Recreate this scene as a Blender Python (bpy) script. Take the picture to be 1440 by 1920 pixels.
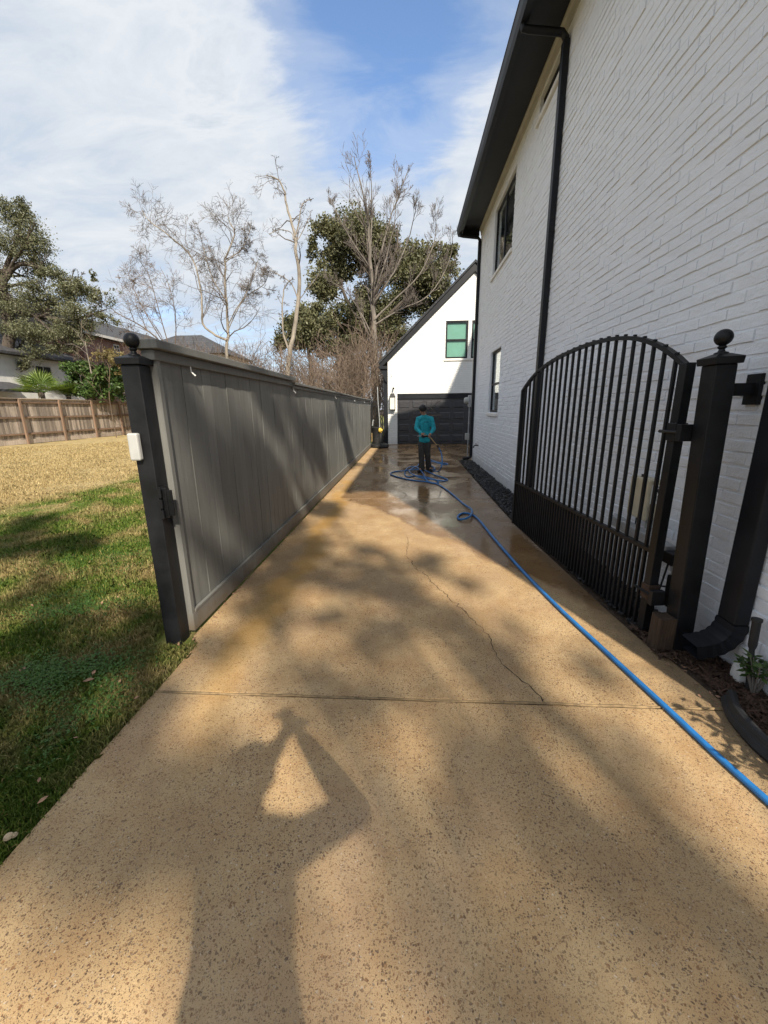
import bpy, math, random
import numpy as np
from mathutils import Vector, Matrix
for o in list(bpy.data.objects): bpy.data.objects.remove(o)
S = bpy.context.scene
COL = S.collection
rnd = random.Random(7)
nrg = np.random.default_rng(7)

# ------------------------------------------------------------------ camera
F, CX, CY, H = 750.0, 720.0, 960.0, 1.58          # focal length in photo pixels, lens height
VPX, VPY, XV = 765.0, 766.0, 752.0                # where the driveway's lines meet; plumb-line point
YV = CY - (F*F + (VPX-CX)*(XV-CX))/(VPY-CY)
_d = Vector(((VPX-CX)/F, -(VPY-CY)/F, 1)).normalized()
_u = -Vector(((XV-CX)/F, -(YV-CY)/F, 1)).normalized()
_r = _u.cross(_d)
CR = Vector((_r.x, _d.x, _u.x)); CU = Vector((_r.y, _d.y, _u.y)); CF = Vector((_r.z, _d.z, _u.z))
CAM = Vector((0, 0, H))
cd = bpy.data.cameras.new('camera'); co = bpy.data.objects.new('camera', cd); COL.objects.link(co)
cd.sensor_fit = 'VERTICAL'; cd.sensor_height = 24; cd.lens = 24*F/1920.0
cd.clip_start = 0.02; cd.clip_end = 2000
co.matrix_world = Matrix(((CR.x, CU.x, -CF.x, 0), (CR.y, CU.y, -CF.y, 0), (CR.z, CU.z, -CF.z, H), (0, 0, 0, 1)))
S.camera = co

def ray(x, y): return CR*((x-CX)/F) + CU*(-(y-CY)/F) + CF
def gnd(x, y, z=0.0):
    v = ray(x, y); return CAM + v*((z-H)/v.z)
def atX(x, y, X):
    v = ray(x, y); return CAM + v*(X/v.x)
def atY(x, y, Y):
    v = ray(x, y); return CAM + v*(Y/v.y)
def proj(p):
    c = Vector(p) - CAM; z = c.dot(CF)
    return (CX + F*c.dot(CR)/z, CY - F*c.dot(CU)/z, z)

# ------------------------------------------------------------------ light
SUN_AZ, SUN_EL = 19.6, 39.4        # shadows run 19.6 deg left of the driveway's direction
saz, sel = math.radians(SUN_AZ), math.radians(SUN_EL)
to_sun = Vector((math.sin(saz)*math.cos(sel), -math.cos(saz)*math.cos(sel), math.sin(sel)))
sl = bpy.data.lights.new('sun', 'SUN'); sl.energy = 4.4; sl.angle = math.radians(0.95); sl.color = (1.0, 0.91, 0.76)
so = bpy.data.objects.new('sun', sl); COL.objects.link(so); so.location = (6, -12, 20)
so.rotation_euler = (-to_sun).to_track_quat('-Z', 'Y').to_euler()
S.view_settings.view_transform = 'Standard'; S.view_settings.look = 'None'
S.view_settings.exposure = 0.80; S.view_settings.gamma = 1.0; S.view_settings.use_curve_mapping = False

class NT:
    """short-hand for node trees"""
    def __init__(s, tree): s.t = tree
    def __call__(s, typ, ins=None, **props):
        n = s.t.nodes.new(typ)
        for k, v in props.items(): setattr(n, k, v)
        for k, v in (ins or {}).items():
            sock = n.inputs[k]
            if isinstance(v, bpy.types.NodeSocket): s.t.links.new(v, sock)
            else: sock.default_value = v
        return n
    def math(s, op, a, b=None, clamp=False):
        n = s.t.nodes.new('ShaderNodeMath'); n.operation = op; n.use_clamp = clamp
        for i, v in enumerate((a, b)):
            if v is None: continue
            if isinstance(v, bpy.types.NodeSocket): s.t.links.new(v, n.inputs[i])
            else: n.inputs[i].default_value = v
        return n.outputs[0]
    def ramp(s, fac, stops, interp='LINEAR'):
        n = s.t.nodes.new('ShaderNodeValToRGB'); cr = n.color_ramp; cr.interpolation = interp
        while len(cr.elements) < len(stops): cr.elements.new(0.5)
        for e, (p, c) in zip(cr.elements, stops):
            e.position = p; e.color = (c, c, c, 1) if isinstance(c, (int, float)) else (*c, 1)
        s.t.links.new(fac, n.inputs[0]); return n.outputs[0]
    def mix(s, fac, a, b, blend='MIX'):
        n = s.t.nodes.new('ShaderNodeMix'); n.data_type = 'RGBA'; n.blend_type = blend
        for i, v in ((0, fac), (6, a), (7, b)):
            if isinstance(v, bpy.types.NodeSocket): s.t.links.new(v, n.inputs[i])
            elif i == 0: n.inputs[0].default_value = v
            else: n.inputs[i].default_value = (*v, 1) if len(v) == 3 else v
        return n.outputs[2]
    def noise(s, vec, scale, detail=4, rough=0.55, dist=0.0):
        return s('ShaderNodeTexNoise', {'Vector': vec, 'Scale': scale, 'Detail': detail, 'Roughness': rough, 'Distortion': dist}).outputs[0]
    def mapping(s, vec, scale=(1, 1, 1), loc=(0, 0, 0), rot=(0, 0, 0)):
        return s('ShaderNodeMapping', {'Vector': vec, 'Scale': scale, 'Location': loc, 'Rotation': rot}).outputs[0]

# world: clear Nishita sky with a broken cloud layer
W = bpy.data.worlds.new('World'); S.world = W; W.use_nodes = True
wt = W.node_tree; wt.nodes.clear(); n = NT(wt)
sky = n('ShaderNodeTexSky', sky_type='NISHITA', sun_disc=False, sun_elevation=sel, sun_rotation=math.radians(180-SUN_AZ), air_density=1.0, dust_density=0.2, ozone_density=3.5)
tc = n('ShaderNodeTexCoord').outputs['Generated']
sep = n('ShaderNodeSeparateXYZ', {0: tc})
den = n.math('ADD', n.math('MAXIMUM', sep.outputs[2], 0.0), 0.22)
cu = n.math('DIVIDE', sep.outputs[0], den); cv = n.math('DIVIDE', sep.outputs[1], den)
cc = n('ShaderNodeCombineXYZ', {0: cu, 1: cv, 2: 3.7}).outputs[0]
big = n.noise(cc, 1.15, 6, 0.55, 0.25)
fine = n.noise(n.mapping(cc, (1.6, 3.4, 1), (0, 0, 2), (0, 0, 0.5)), 2.0, 7, 0.62, 0.5)
dens = n.math('ADD', n.math('MULTIPLY', big, 0.64), n.math('MULTIPLY', fine, 0.36))
# one gap in the layer overhead, straight up the driveway
gx = n.math('SUBTRACT', cu, -0.05); gy = n.math('SUBTRACT', cv, 1.02)
gd = n.math('ADD', n.math('MULTIPLY', n.math('MULTIPLY', gx, gx), 11.0), n.math('MULTIPLY', n.math('MULTIPLY', gy, gy), 6.5))
gap = n.math('MULTIPLY', n.math('POWER', 2.718, n.math('MULTIPLY', gd, -1.0)), 0.30)
dens = n.math('SUBTRACT', dens, gap)
mask = n.ramp(dens, [(0.20, 0.0), (0.34, 0.35), (0.46, 0.93), (0.56, 1.0)], 'EASE')
ccol = n.ramp(n.math('ADD', n.math('MULTIPLY', big, 0.55), n.math('MULTIPLY', fine, 0.45)), [(0.30, (0.52, 0.62, 0.76)), (0.47, (0.66, 0.73, 0.82)), (0.60, (0.84, 0.88, 0.93)), (0.68, (0.64, 0.71, 0.80))])
b1 = n('ShaderNodeBackground', {0: sky.outputs[0], 1: 0.14}); b2 = n('ShaderNodeBackground', {0: ccol, 1: 0.56})
ms = n('ShaderNodeMixShader', {0: mask, 1: b1.outputs[0], 2: b2.outputs[0]})
wo = n('ShaderNodeOutputWorld', {0: ms.outputs[0]})

# ------------------------------------------------------------------ material factory
MATS = {}
def newmat(name):
    m = bpy.data.materials.new(name); m.use_nodes = True; m.node_tree.nodes.clear(); MATS[name] = m
    return m, NT(m.node_tree)
def finish(n, color, rough=0.6, bump=None, bstr=0.3, bdist=0.01, metal=0.0, spec=0.5, extra=None):
    ins = {'Base Color': color if isinstance(color, bpy.types.NodeSocket) else (*color, 1), 'Roughness': rough, 'Metallic': metal, 'Specular IOR Level': spec}
    if bump is not None: ins['Normal'] = n('ShaderNodeBump', {'Height': bump, 'Strength': bstr, 'Distance': bdist}).outputs[0]
    ins.update(extra or {})
    p = n('ShaderNodeBsdfPrincipled', ins)
    n('ShaderNodeOutputMaterial', {0: p.outputs[0]}); return p
def simple(name, c, rough=0.6, var=0.25, vs=6.0, bs=0.0, bscale=80.0, bdist=0.004, metal=0.0, spec=0.5, orand=0.0, stretch=(1, 1, 1), rvar=0.15):
    m, n = newmat(name)
    pos = n.mapping(n('ShaderNodeNewGeometry').outputs['Position'], stretch)
    f = n.noise(pos, vs, 5, 0.6)
    lo = tuple(x*(1-var) for x in c); hi = tuple(min(1, x*(1+var)) for x in c)
    col = n.ramp(f, [(0.32, lo), (0.68, hi)])
    if orand:
        r = n('ShaderNodeObjectInfo').outputs['Random']
        col = n.mix(1.0, col, n.ramp(r, [(0, 1-orand), (1, 1+orand*0.6)]), 'MULTIPLY')
    rg = n.math('ADD', rough-rvar/2, n.math('MULTIPLY', f, rvar))
    finish(n, col, rg, n.noise(pos, bscale, 4, 0.6) if bs else None, bs, bdist, metal, spec); return m

def wood(name, c, orand=0.3, scale=9.0, var=0.5, rough=0.8, bs=0.5, stretch=(1, 1, 0.08)):
    m, n = newmat(name)
    g = n('ShaderNodeNewGeometry').outputs['Position']; r = n('ShaderNodeObjectInfo').outputs['Random']
    off = n('ShaderNodeVectorMath', {0: g, 1: n('ShaderNodeCombineXYZ', {0: 0.0, 1: 0.0, 2: n.math('MULTIPLY', r, 40.0)}).outputs[0]}, operation='ADD').outputs[0]
    grain = n.noise(n.mapping(off, stretch), scale*9, 5, 0.65, 0.3)
    blot = n.noise(n.mapping(off, (1, 1, 0.4)), scale*0.35, 3, 0.5)
    f = n.math('ADD', n.math('MULTIPLY', grain, 0.6), n.math('MULTIPLY', blot, 0.4))
    lo = tuple(x*(1-var) for x in c); hi = tuple(min(1, x*(1+var)) for x in c)
    col = n.ramp(f, [(0.3, lo), (0.7, hi)])
    col = n.mix(1.0, col, n.ramp(r, [(0, 1-orand), (1, 1+orand*0.5)]), 'MULTIPLY')
    if name == 'grey_paint':
        zz = n('ShaderNodeSeparateXYZ', {0: g}).outputs[2]; sp_ = n.noise(g, 9.0, 5, 0.7)
        col = n.mix(n.ramp(n.math('SUBTRACT', n.math('MULTIPLY', sp_, 0.36), zz), [(0.0, 0.0), (0.16, 0.75)]), col, (0.13, 0.095, 0.06))
    finish(n, col, rough, grain, bs, 0.004, 0, 0.3); return m

def leafmat(name, c1, c2, rough=0.5, trans=0.25, scale=0.8):
    m, n = newmat(name)
    pos = n('ShaderNodeNewGeometry').outputs['Position']
    at = n('ShaderNodeAttribute', attribute_name='rnd').outputs['Fac']
    f = n.math('ADD', n.math('MULTIPLY', n.noise(pos, scale, 3), 0.5), n.math('MULTIPLY', at, 0.5))
    col = n.ramp(f, [(0.25, c1), (0.75, c2)])
    p = n('ShaderNodeBsdfPrincipled', {'Base Color': col, 'Roughness': rough, 'Specular IOR Level': 0.35})
    t = n('ShaderNodeBsdfTranslucent', {'Color': n.mix(1.0, col, (1.3, 1.25, 0.6), 'MULTIPLY')})
    x = n('ShaderNodeMixShader', {0: trans, 1: p.outputs[0], 2: t.outputs[0]})
    n('ShaderNodeOutputMaterial', {0: x.outputs[0]}); return m

# ---- painted brick
def painted_brick(name, c, bs=0.5, far=False):
    m, n = newmat(name)
    pos = n('ShaderNodeNewGeometry').outputs['Position']
    f = n.noise(pos, 3.0, 5, 0.6); g = n.noise(pos, 70.0, 5, 0.65); g2 = n.noise(n.mapping(pos, (1, 1, 2.2)), 14.0, 4, 0.6)
    col = n.ramp(f, [(0.3, tuple(x*0.94 for x in c)), (0.7, c)])
    col = n.mix(n.ramp(n.noise(pos, 55.0, 3, 0.7), [(0.70, 0.0), (0.80, 0.45)]), col, tuple(x*0.55 for x in c))
    # splash dirt low on the wall
    z = n('ShaderNodeSeparateXYZ', {0: pos}).outputs[2]
    low = n.math('MULTIPLY', n.ramp(n.math('ADD', n.math('MULTIPLY', z, 1.6), n.math('MULTIPLY', f, 0.5)), [(0.2, 1.0), (0.75, 0.0)]), 0.35)
    col = n.mix(low, col, (0.42, 0.38, 0.33))
    h = n.math('ADD', n.math('MULTIPLY', g, 0.35), n.math('MULTIPLY', g2, 0.65))
    if far:
        sx = n('ShaderNodeSeparateXYZ', {0: pos})
        v2 = n('ShaderNodeCombineXYZ', {0: sx.outputs[0], 1: sx.outputs[2], 2: 0.0}).outputs[0]
        br = n('ShaderNodeTexBrick', {'Vector': v2, 'Scale': 1.0, 'Mortar Size': 0.006, 'Mortar Smooth': 0.4, 'Brick Width': 0.245, 'Row Height': 0.078})
        h = n.math('SUBTRACT', n.math('MULTIPLY', h, 0.5), n.math('MULTIPLY', br.outputs['Fac'], n.math('ADD', f, 0.4)))
        finish(n, n.mix(n.math('MULTIPLY', br.outputs['Fac'], 0.25), col, (0.5, 0.5, 0.48)), 0.6, h, 0.9, 0.02)
    else:
        finish(n, col, 0.55, h, bs, 0.014)
    return m
painted_brick('brick_white', (0.775, 0.80, 0.845), 0.85)
painted_brick('brick_white_far', (0.80, 0.80, 0.78), far=True)

# ---- exposed-aggregate concrete: pebbles, stains, wet zones
def concrete():
    m, n = newmat('concrete')
    pos = n('ShaderNodeNewGeometry').outputs['Position']
    sx = n('ShaderNodeSeparateXYZ', {0: pos}); X, Y = sx.outputs[0], sx.outputs[1]
    p2 = n('ShaderNodeCombineXYZ', {0: X, 1: Y, 2: 0.0}).outputs[0]
    wob = n('ShaderNodeTexNoise', {'Vector': p2, 'Scale': 90.0, 'Detail': 2}).outputs['Color']
    pw = n('ShaderNodeVectorMath', {0: p2, 1: n('ShaderNodeVectorMath', {0: wob, 3: 0.012}, operation='SCALE').outputs[0]}, operation='ADD').outputs[0]
    base = n.ramp(n.noise(p2, 1.3, 6, 0.6), [(0.30, (0.37, 0.245, 0.122)), (0.50, (0.475, 0.325, 0.165)), (0.72, (0.55, 0.395, 0.215))])
    grit = n.noise(p2, 420.0, 3, 0.7)
    base = n.mix(0.6, base, n.ramp(grit, [(0.25, 0.42), (0.75, 1.42)]), 'MULTIPLY')
    base = n.mix(n.ramp(n.noise(p2, 4.2, 5, 0.7), [(0.40, 0.0), (0.66, 0.7)]), base, (0.33, 0.195, 0.085))
    base = n.mix(n.ramp(n.noise(n.mapping(p2, (1, 0.35, 1), (3, 9, 0)), 2.0, 5, 0.6), [(0.50, 0.0), (0.72, 0.5)]), base, (0.40, 0.27, 0.17))
    def pebbles(scale, keep, rad, seed):
        v = n('ShaderNodeTexVoronoi', {'Vector': n.mapping(pw, (1, 1, 1), (seed, seed*0.7, 0)), 'Scale': scale, 'Randomness': 1.0})
        sc = n('ShaderNodeSeparateColor', {0: v.outputs['Color']})
        r = n.math('MULTIPLY', n.math('ADD', n.math('MULTIPLY', sc.outputs[1], 0.7), 0.3), rad)
        ins = n.math('SUBTRACT', 1.0, n.math('DIVIDE', v.outputs['Distance'], r), True)
        on = n.math('LESS_THAN', sc.outputs[0], keep)
        a = n.math('MULTIPLY', n.math('MULTIPLY', ins, 5.0, True), on)
        return a, sc.outputs[2]
    a1, c1 = pebbles(94.0, 0.36, 0.54, 0.0); a2, c2 = pebbles(165.0, 0.64, 0.56, 3.1); a3, c3 = pebbles(270.0, 0.65, 0.54, 7.7)
    patch = n.ramp(n.noise(p2, 2.3, 4, 0.6), [(0.35, 0.45), (0.6, 1.0)])
    stops = [(0.0, (0.035, 0.020, 0.013)), (0.28, (0.10, 0.048, 0.025)), (0.5, (0.20, 0.092, 0.036)), (0.66, (0.075, 0.052, 0.040)), (0.8, (0.33, 0.18, 0.075)), (0.92, (0.20, 0.15, 0.11)), (1.0, (0.60, 0.50, 0.38))]
    col = n.mix(n.math('MULTIPLY', a3, 0.7), base, n.ramp(c3, stops))
    col = n.mix(n.math('MULTIPLY', n.math('MULTIPLY', a2, patch), 0.85), col, n.ramp(c2, stops))
    col = n.mix(n.math('MULTIPLY', n.math('MULTIPLY', a1, patch), 0.9), col, n.ramp(c1, stops))
    # ochre run-off stain beside the fence
    wav = n.math('MULTIPLY', n.math('SUBTRACT', n.noise(p2, 1.1, 3), 0.5), 0.7)
    sd = n.math('ABSOLUTE', n.math('ADD', n.math('SUBTRACT', X, n.math('ADD', -1.10, n.math('MULTIPLY', n.math('SUBTRACT', Y, 3.0), -0.03))), wav))
    st = n.math('MULTIPLY', n.ramp(sd, [(0.02, 1.0), (0.20, 0.0)], 'EASE'), n.ramp(Y, [(0.0, 1.0)]) if False else n.math('MULTIPLY', n.math('GREATER_THAN', 9.0, Y), 0.8))
    st = n.math('MULTIPLY', st, n.ramp(n.math('MULTIPLY', n.math('SUBTRACT', Y, 1.2), 0.25), [(0.0, 0.0), (0.35, 1.0)]))
    col = n.mix(n.math('MULTIPLY', st, 0.7), col, (0.40, 0.215, 0.035))
    # dark mildew edge along the right
    ed = n.ramp(n.math('ADD', X, n.math('MULTIPLY', n.noise(n.mapping(p2, (2.5, 1, 1)), 2.4, 5), 0.9)), [(1.55/2.5, 0.0), (2.05/2.5, 1.0)]) if False else None
    e2 = n.math('ADD', n.math('SUBTRACT', X, 1.62), n.math('MULTIPLY', n.noise(p2, 5.0, 5, 0.7), 0.5))
    col = n.mix(n.math('MULTIPLY', n.math('MULTIPLY', e2, 4.0, True), 0.6), col, (0.10, 0.075, 0.045))
    # wet zones: behind, where the worker has hosed, and down the right-hand side
    nz = n.noise(n.mapping(p2, (1.2, 0.5, 1)), 1.1, 5, 0.6)
    w1 = n.math('ADD', n.math('MULTIPLY', n.math('SUBTRACT', Y, 7.4), 0.8), n.math('MULTIPLY', n.math('SUBTRACT', nz, 0.5), 3.4))
    w2 = n.math('ADD', n.math('SUBTRACT', n.math('MULTIPLY', n.math('SUBTRACT', X, 1.15), 3.0), n.math('MULTIPLY', n.math('SUBTRACT', 3.6, Y), 2.0)), n.math('MULTIPLY', n.math('SUBTRACT', nz, 0.5), 3.0))
    w3 = n.math('MULTIPLY', n.math('ADD', X, 1.27), 6.0)      # the strip beside the fence stayed dry
    wet = n.math('MINIMUM', n.math('MAXIMUM', w1, w2), w3)
    wet = n.ramp(wet, [(0.0, 0.0), (0.55, 1.0)], 'EASE')
    col = n.mix(wet, col, n.mix(1.0, col, (0.56, 0.50, 0.45), 'MULTIPLY'))
    pud = n.ramp(n.noise(n.mapping(p2, (1.0, 0.75, 1), (5, 2, 0)), 1.25, 4, 0.55), [(0.42, 0.0), (0.58, 1.0)])
    wr = n.math('SUBTRACT', 0.36, n.math('MULTIPLY', pud, 0.27))
    rough = n.math('ADD', n.math('MULTIPLY', wet, wr), n.math('MULTIPLY', n.math('SUBTRACT', 1.0, wet), 0.80))
    hgt = n.math('ADD', n.math('MULTIPLY', n.math('MAXIMUM', a1, a2), -0.55), n.math('ADD', n.math('MULTIPLY', grit, 0.4), n.math('MULTIPLY', n.noise(p2, 60.0, 4, 0.6), 0.5)))
    bn = n('ShaderNodeBump', {'Height': hgt, 'Strength': n.math('SUBTRACT', 0.55, n.math('MULTIPLY', n.math('MULTIPLY', wet, n.math('ADD', n.math('MULTIPLY', pud, 0.3), 0.7)), 0.5)), 'Distance': 0.004}).outputs[0]
    finish(n, col, rough, None, extra={'Normal': bn})
concrete()

def lawn_mat(name, attr):
    m, n = newmat(name)
    pos = n('ShaderNodeNewGeometry').outputs['Position']
    sx = n('ShaderNodeSeparateXYZ', {0: pos}); X, Y = sx.outputs[0], sx.outputs[1]
    p2 = n('ShaderNodeCombineXYZ', {0: X, 1: Y, 2: 0.0}).outputs[0]
    g = n.noise(p2, 1.5, 4, 0.62, 0.3); g2 = n.noise(p2, 0.5, 2)
    # winter-green strip beside the drive, dormant lawn beyond it
    strip = n.math('MULTIPLY', n.math('ADD', n.math('ADD', X, 7.2), n.math('MULTIPLY', n.math('SUBTRACT', g2, 0.5), 2.2)), 1.4, True)
    green = n.math('MULTIPLY', n.ramp(g, [(0.39, 0.0), (0.55, 1.0)]), strip)
    v = n('ShaderNodeAttribute', attribute_name='rnd').outputs['Fac'] if attr else n.noise(p2, 55.0, 4, 0.7)
    gr = n.ramp(v, [(0.1, (0.045, 0.090, 0.010)), (0.5, (0.105, 0.165, 0.024)), (0.8, (0.21, 0.25, 0.050)), (1.0, (0.42, 0.33, 0.13))])
    st = n.ramp(v, [(0.1, (0.25, 0.185, 0.085)), (0.5, (0.45, 0.345, 0.165)), (1.0, (0.62, 0.50, 0.27))])
    stn = n.ramp(v, [(0.1, (0.15, 0.125, 0.045)), (0.5, (0.34, 0.265, 0.11)), (1.0, (0.58, 0.46, 0.24))])
    st = n.mix(strip, st, stn)
    col = n.mix(green, st, gr)
    if not attr:
        dk = n.ramp(n.noise(n.mapping(p2, (1.0, 1.35, 1)), 1.6, 7, 0.75), [(0.35, 0.66), (0.60, 1.12)])
        col = n.mix(1.0, col, dk, 'MULTIPLY')
        finish(n, col, 0.9, n.noise(p2, 70.0, 5, 0.75), 0.9, 0.04, 0, 0.2)
    else:
        p = n('ShaderNodeBsdfPrincipled', {'Base Color': col, 'Roughness': 0.6, 'Specular IOR Level': 0.25})
        t = n('ShaderNodeBsdfTranslucent', {'Color': col})
        x = n('ShaderNodeMixShader', {0: 0.3, 1: p.outputs[0], 2: t.outputs[0]})
        n('ShaderNodeOutputMaterial', {0: x.outputs[0]})
lawn_mat('lawn', False); lawn_mat('blades', True)

simple('black_metal', (0.0085, 0.0090, 0.0105), 0.46, 0.45, 5, 0.22, 45, 0.003, 0.0, 0.28, rvar=0.3)
simple('black_trim', (0.0095, 0.0105, 0.0140), 0.48, 0.3, 4, 0.10, 60, 0.002, spec=0.28)
simple('soffit_black', (0.008, 0.0095, 0.014), 0.6, 0.2, 3)
simple('rust', (0.045, 0.024, 0.014), 0.85, 0.5, 20, 0.5, 120)
simple('cream_trim', (0.44, 0.44, 0.445), 0.6, 0.1, 4, 0.15, 40)
simple('sill_white', (0.72, 0.70, 0.67), 0.6, 0.1, 5, 0.2, 50)
simple('grey_plastic', (0.40, 0.40, 0.385), 0.45, 0.08, 8)
simple('beige_plastic', (0.50, 0.45, 0.33), 0.5, 0.12, 9, 0.1, 30)
simple('paper', (0.72, 0.72, 0.70), 0.6, 0.05)
simple('ink', (0.03, 0.03, 0.035), 0.6, 0.1)
simple('galv', (0.36, 0.37, 0.38), 0.42, 0.2, 12, metal=0.3)
simple('white_plastic', (0.78, 0.78, 0.76), 0.4, 0.05)
simple('hose_blue', (0.018, 0.155, 0.42), 0.38, 0.18, 14, 0.12, 90, 0.002)
simple('brass', (0.45, 0.32, 0.16), 0.4, 0.2, 20, metal=0.6)
simple('yellow_plastic', (0.62, 0.42, 0.08), 0.45, 0.1)
simple('black_rubber', (0.014, 0.014, 0.015), 0.6, 0.3, 20)
simple('stone_black', (0.016, 0.016, 0.018), 0.5, 0.6, 25, 0.4, 90, orand=0.3)
simple('soil', (0.055, 0.036, 0.022), 0.95, 0.5, 14, 0.9, 45, 0.03)
simple('joint_fill', (0.24, 0.165, 0.085), 0.9, 0.4, 20, 0.6, 90, 0.004)
simple('crack_dark', (0.045, 0.028, 0.016), 0.95, 0.5, 60)
simple('mulch', (0.060, 0.032, 0.020), 0.9, 0.6, 60, 0.5, 150)
simple('white_stone', (0.62, 0.60, 0.56), 0.8, 0.2, 14, 0.5, 40, 0.01)
simple('interior', (0.02, 0.022, 0.025), 0.9, 0.2)
simple('blind', (0.80, 0.80, 0.78), 0.8, 0.03)
simple('blind_green', (0.17, 0.35, 0.285), 0.7, 0.05)
simple('neighbour_white', (0.70, 0.69, 0.66), 0.7, 0.1, 2)
simple('neighbour_trim', (0.55, 0.53, 0.50), 0.7, 0.1, 2)
simple('skin', (0.42, 0.235, 0.155), 0.5, 0.1, 20)
simple('hair', (0.010, 0.008, 0.007), 0.6, 0.4, 60, 0.6, 160, 0.01)
simple('trousers', (0.050, 0.047, 0.045), 0.85, 0.3, 12, 0.5, 30, 0.02)
simple('boots', (0.018, 0.016, 0.015), 0.6, 0.3)
simple('navy_cloth', (0.03, 0.035, 0.06), 0.85, 0.2)
simple('lamp_glass', (0.62, 0.61, 0.56), 0.15, 0.1)
simple('bark_pale', (0.235, 0.205, 0.17), 0.9, 0.45, 3.0, 0.7, 18, 0.03, stretch=(1, 1, 0.4))
simple('bark_grey', (0.155, 0.135, 0.115), 0.9, 0.4, 3.0, 0.7, 18, 0.03, stretch=(1, 1, 0.3))
simple('bark_dark', (0.075, 0.06, 0.048), 0.95, 0.4, 4.0, 0.8, 18, 0.04, stretch=(1, 1, 0.3))
simple('twig_brown', (0.130, 0.095, 0.072), 0.9, 0.5, 1.2)
simple('twig_grey', (0.120, 0.100, 0.088), 0.9, 0.35, 1.5)
simple('vine_brown', (0.125, 0.09, 0.062), 0.95, 0.5, 1.5)
simple('tan_stone', (0.40, 0.30, 0.19), 0.8, 0.2, 40)
simple('dry_leaf', (0.30, 0.17, 0.10), 0.8, 0.4, 30, orand=0.4)
leafmat('oak_leaf', (0.070, 0.078, 0.044), (0.200, 0.202, 0.118), 0.45, 0.2)
leafmat('evergreen_leaf', (0.060, 0.066, 0.034), (0.185, 0.180, 0.095), 0.5, 0.18)
leafmat('bush_leaf', (0.030, 0.060, 0.016), (0.100, 0.160, 0.045), 0.4, 0.2)
leafmat('clover_leaf', (0.040, 0.100, 0.014), (0.110, 0.210, 0.035), 0.5, 0.25)
leafmat('palm_leaf', (0.070, 0.130, 0.022), (0.230, 0.310, 0.070), 0.4, 0.3)
leafmat('vine_leaf', (0.10, 0.085, 0.035), (0.24, 0.19, 0.08), 0.6, 0.2)
wood('grey_paint', (0.160, 0.160, 0.150), 0.09, 3.0, 0.22, 0.60, 0.5)
wood('raw_pine', (0.62, 0.47, 0.27), 0.1, 5.0, 0.3)
wood('weathered', (0.37, 0.31, 0.26), 0.5, 3.0, 0.5, 0.9, 0.6)
wood('weathered_post', (0.21, 0.140, 0.098), 0.2, 3.0, 0.4, 0.9, 0.6)
wood('stump_wood', (0.050, 0.033, 0.022), 0.1, 10.0, 0.7, 0.9, 0.9)
wood('board_wood', (0.30, 0.155, 0.075), 0.1, 8.0, 0.35, 0.8, 0.5)

def shingle(name, c):
    m, n = newmat(name)
    pos = n('ShaderNodeNewGeometry').outputs['Position']
    br = n('ShaderNodeTexBrick', {'Vector': n.mapping(pos, (1, 1, 1), rot=(0.8, 0, 0)), 'Scale': 1.0, 'Mortar Size': 0.01, 'Brick Width': 0.3, 'Row Height': 0.14, 'Color1': (*c, 1), 'Color2': (*[x*1.5 for x in c], 1), 'Mortar': (*[x*0.5 for x in c], 1)})
    finish(n, br.outputs[0], 0.9, n.noise(pos, 40, 3), 0.4, 0.01)
shingle('roof_black', (0.028, 0.030, 0.034)); shingle('roof_grey', (0.045, 0.045, 0.05))
def redbrick():
    m, n = newmat('brick_red')
    pos = n('ShaderNodeNewGeometry').outputs['Position']; sx = n('ShaderNodeSeparateXYZ', {0: pos})
    v = n('ShaderNodeCombineXYZ', {0: sx.outputs[1], 1: sx.outputs[2], 2: 0.0}).outputs[0]
    br = n('ShaderNodeTexBrick', {'Vector': v, 'Scale': 1.0, 'Mortar Size': 0.012, 'Brick Width': 0.22, 'Row Height': 0.075, 'Color1': (0.16, 0.05, 0.035, 1), 'Color2': (0.22, 0.08, 0.055, 1), 'Mortar': (0.3, 0.25, 0.22, 1)})
    finish(n, br.outputs[0], 0.85, br.outputs['Fac'], -0.4, 0.01)
redbrick()
def glass():
    m, n = newmat('pane_glass')
    t = n('ShaderNodeBsdfTransparent', {0: (0.94, 0.97, 0.96, 1)}); g = n('ShaderNodeBsdfGlossy', {0: (0.9, 0.93, 0.95, 1), 'Roughness': 0.02})
    fr = n.math('POWER', n('ShaderNodeLayerWeight', {'Blend': 0.5}).outputs['Facing'], 4.0)
    x = n('ShaderNodeMixShader', {0: n.math('ADD', n.math('MULTIPLY', fr, 0.9), 0.05, True), 1: t.outputs[0], 2: g.outputs[0]})
    n('ShaderNodeOutputMaterial', {0: x.outputs[0]})
glass()
def doormat():
    m, n = newmat('garage_door')
    pos = n('ShaderNodeNewGeometry').outputs['Position']
    f = n.noise(n.mapping(pos, (0.4, 1, 3)), 9, 5, 0.6)
    finish(n, n.ramp(f, [(0.3, (0.026, 0.026, 0.030)), (0.7, (0.045, 0.044, 0.048))]), 0.38, n.noise(n.mapping(pos, (0.15, 1, 4)), 60, 3), 0.15, 0.003)
doormat()
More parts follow.
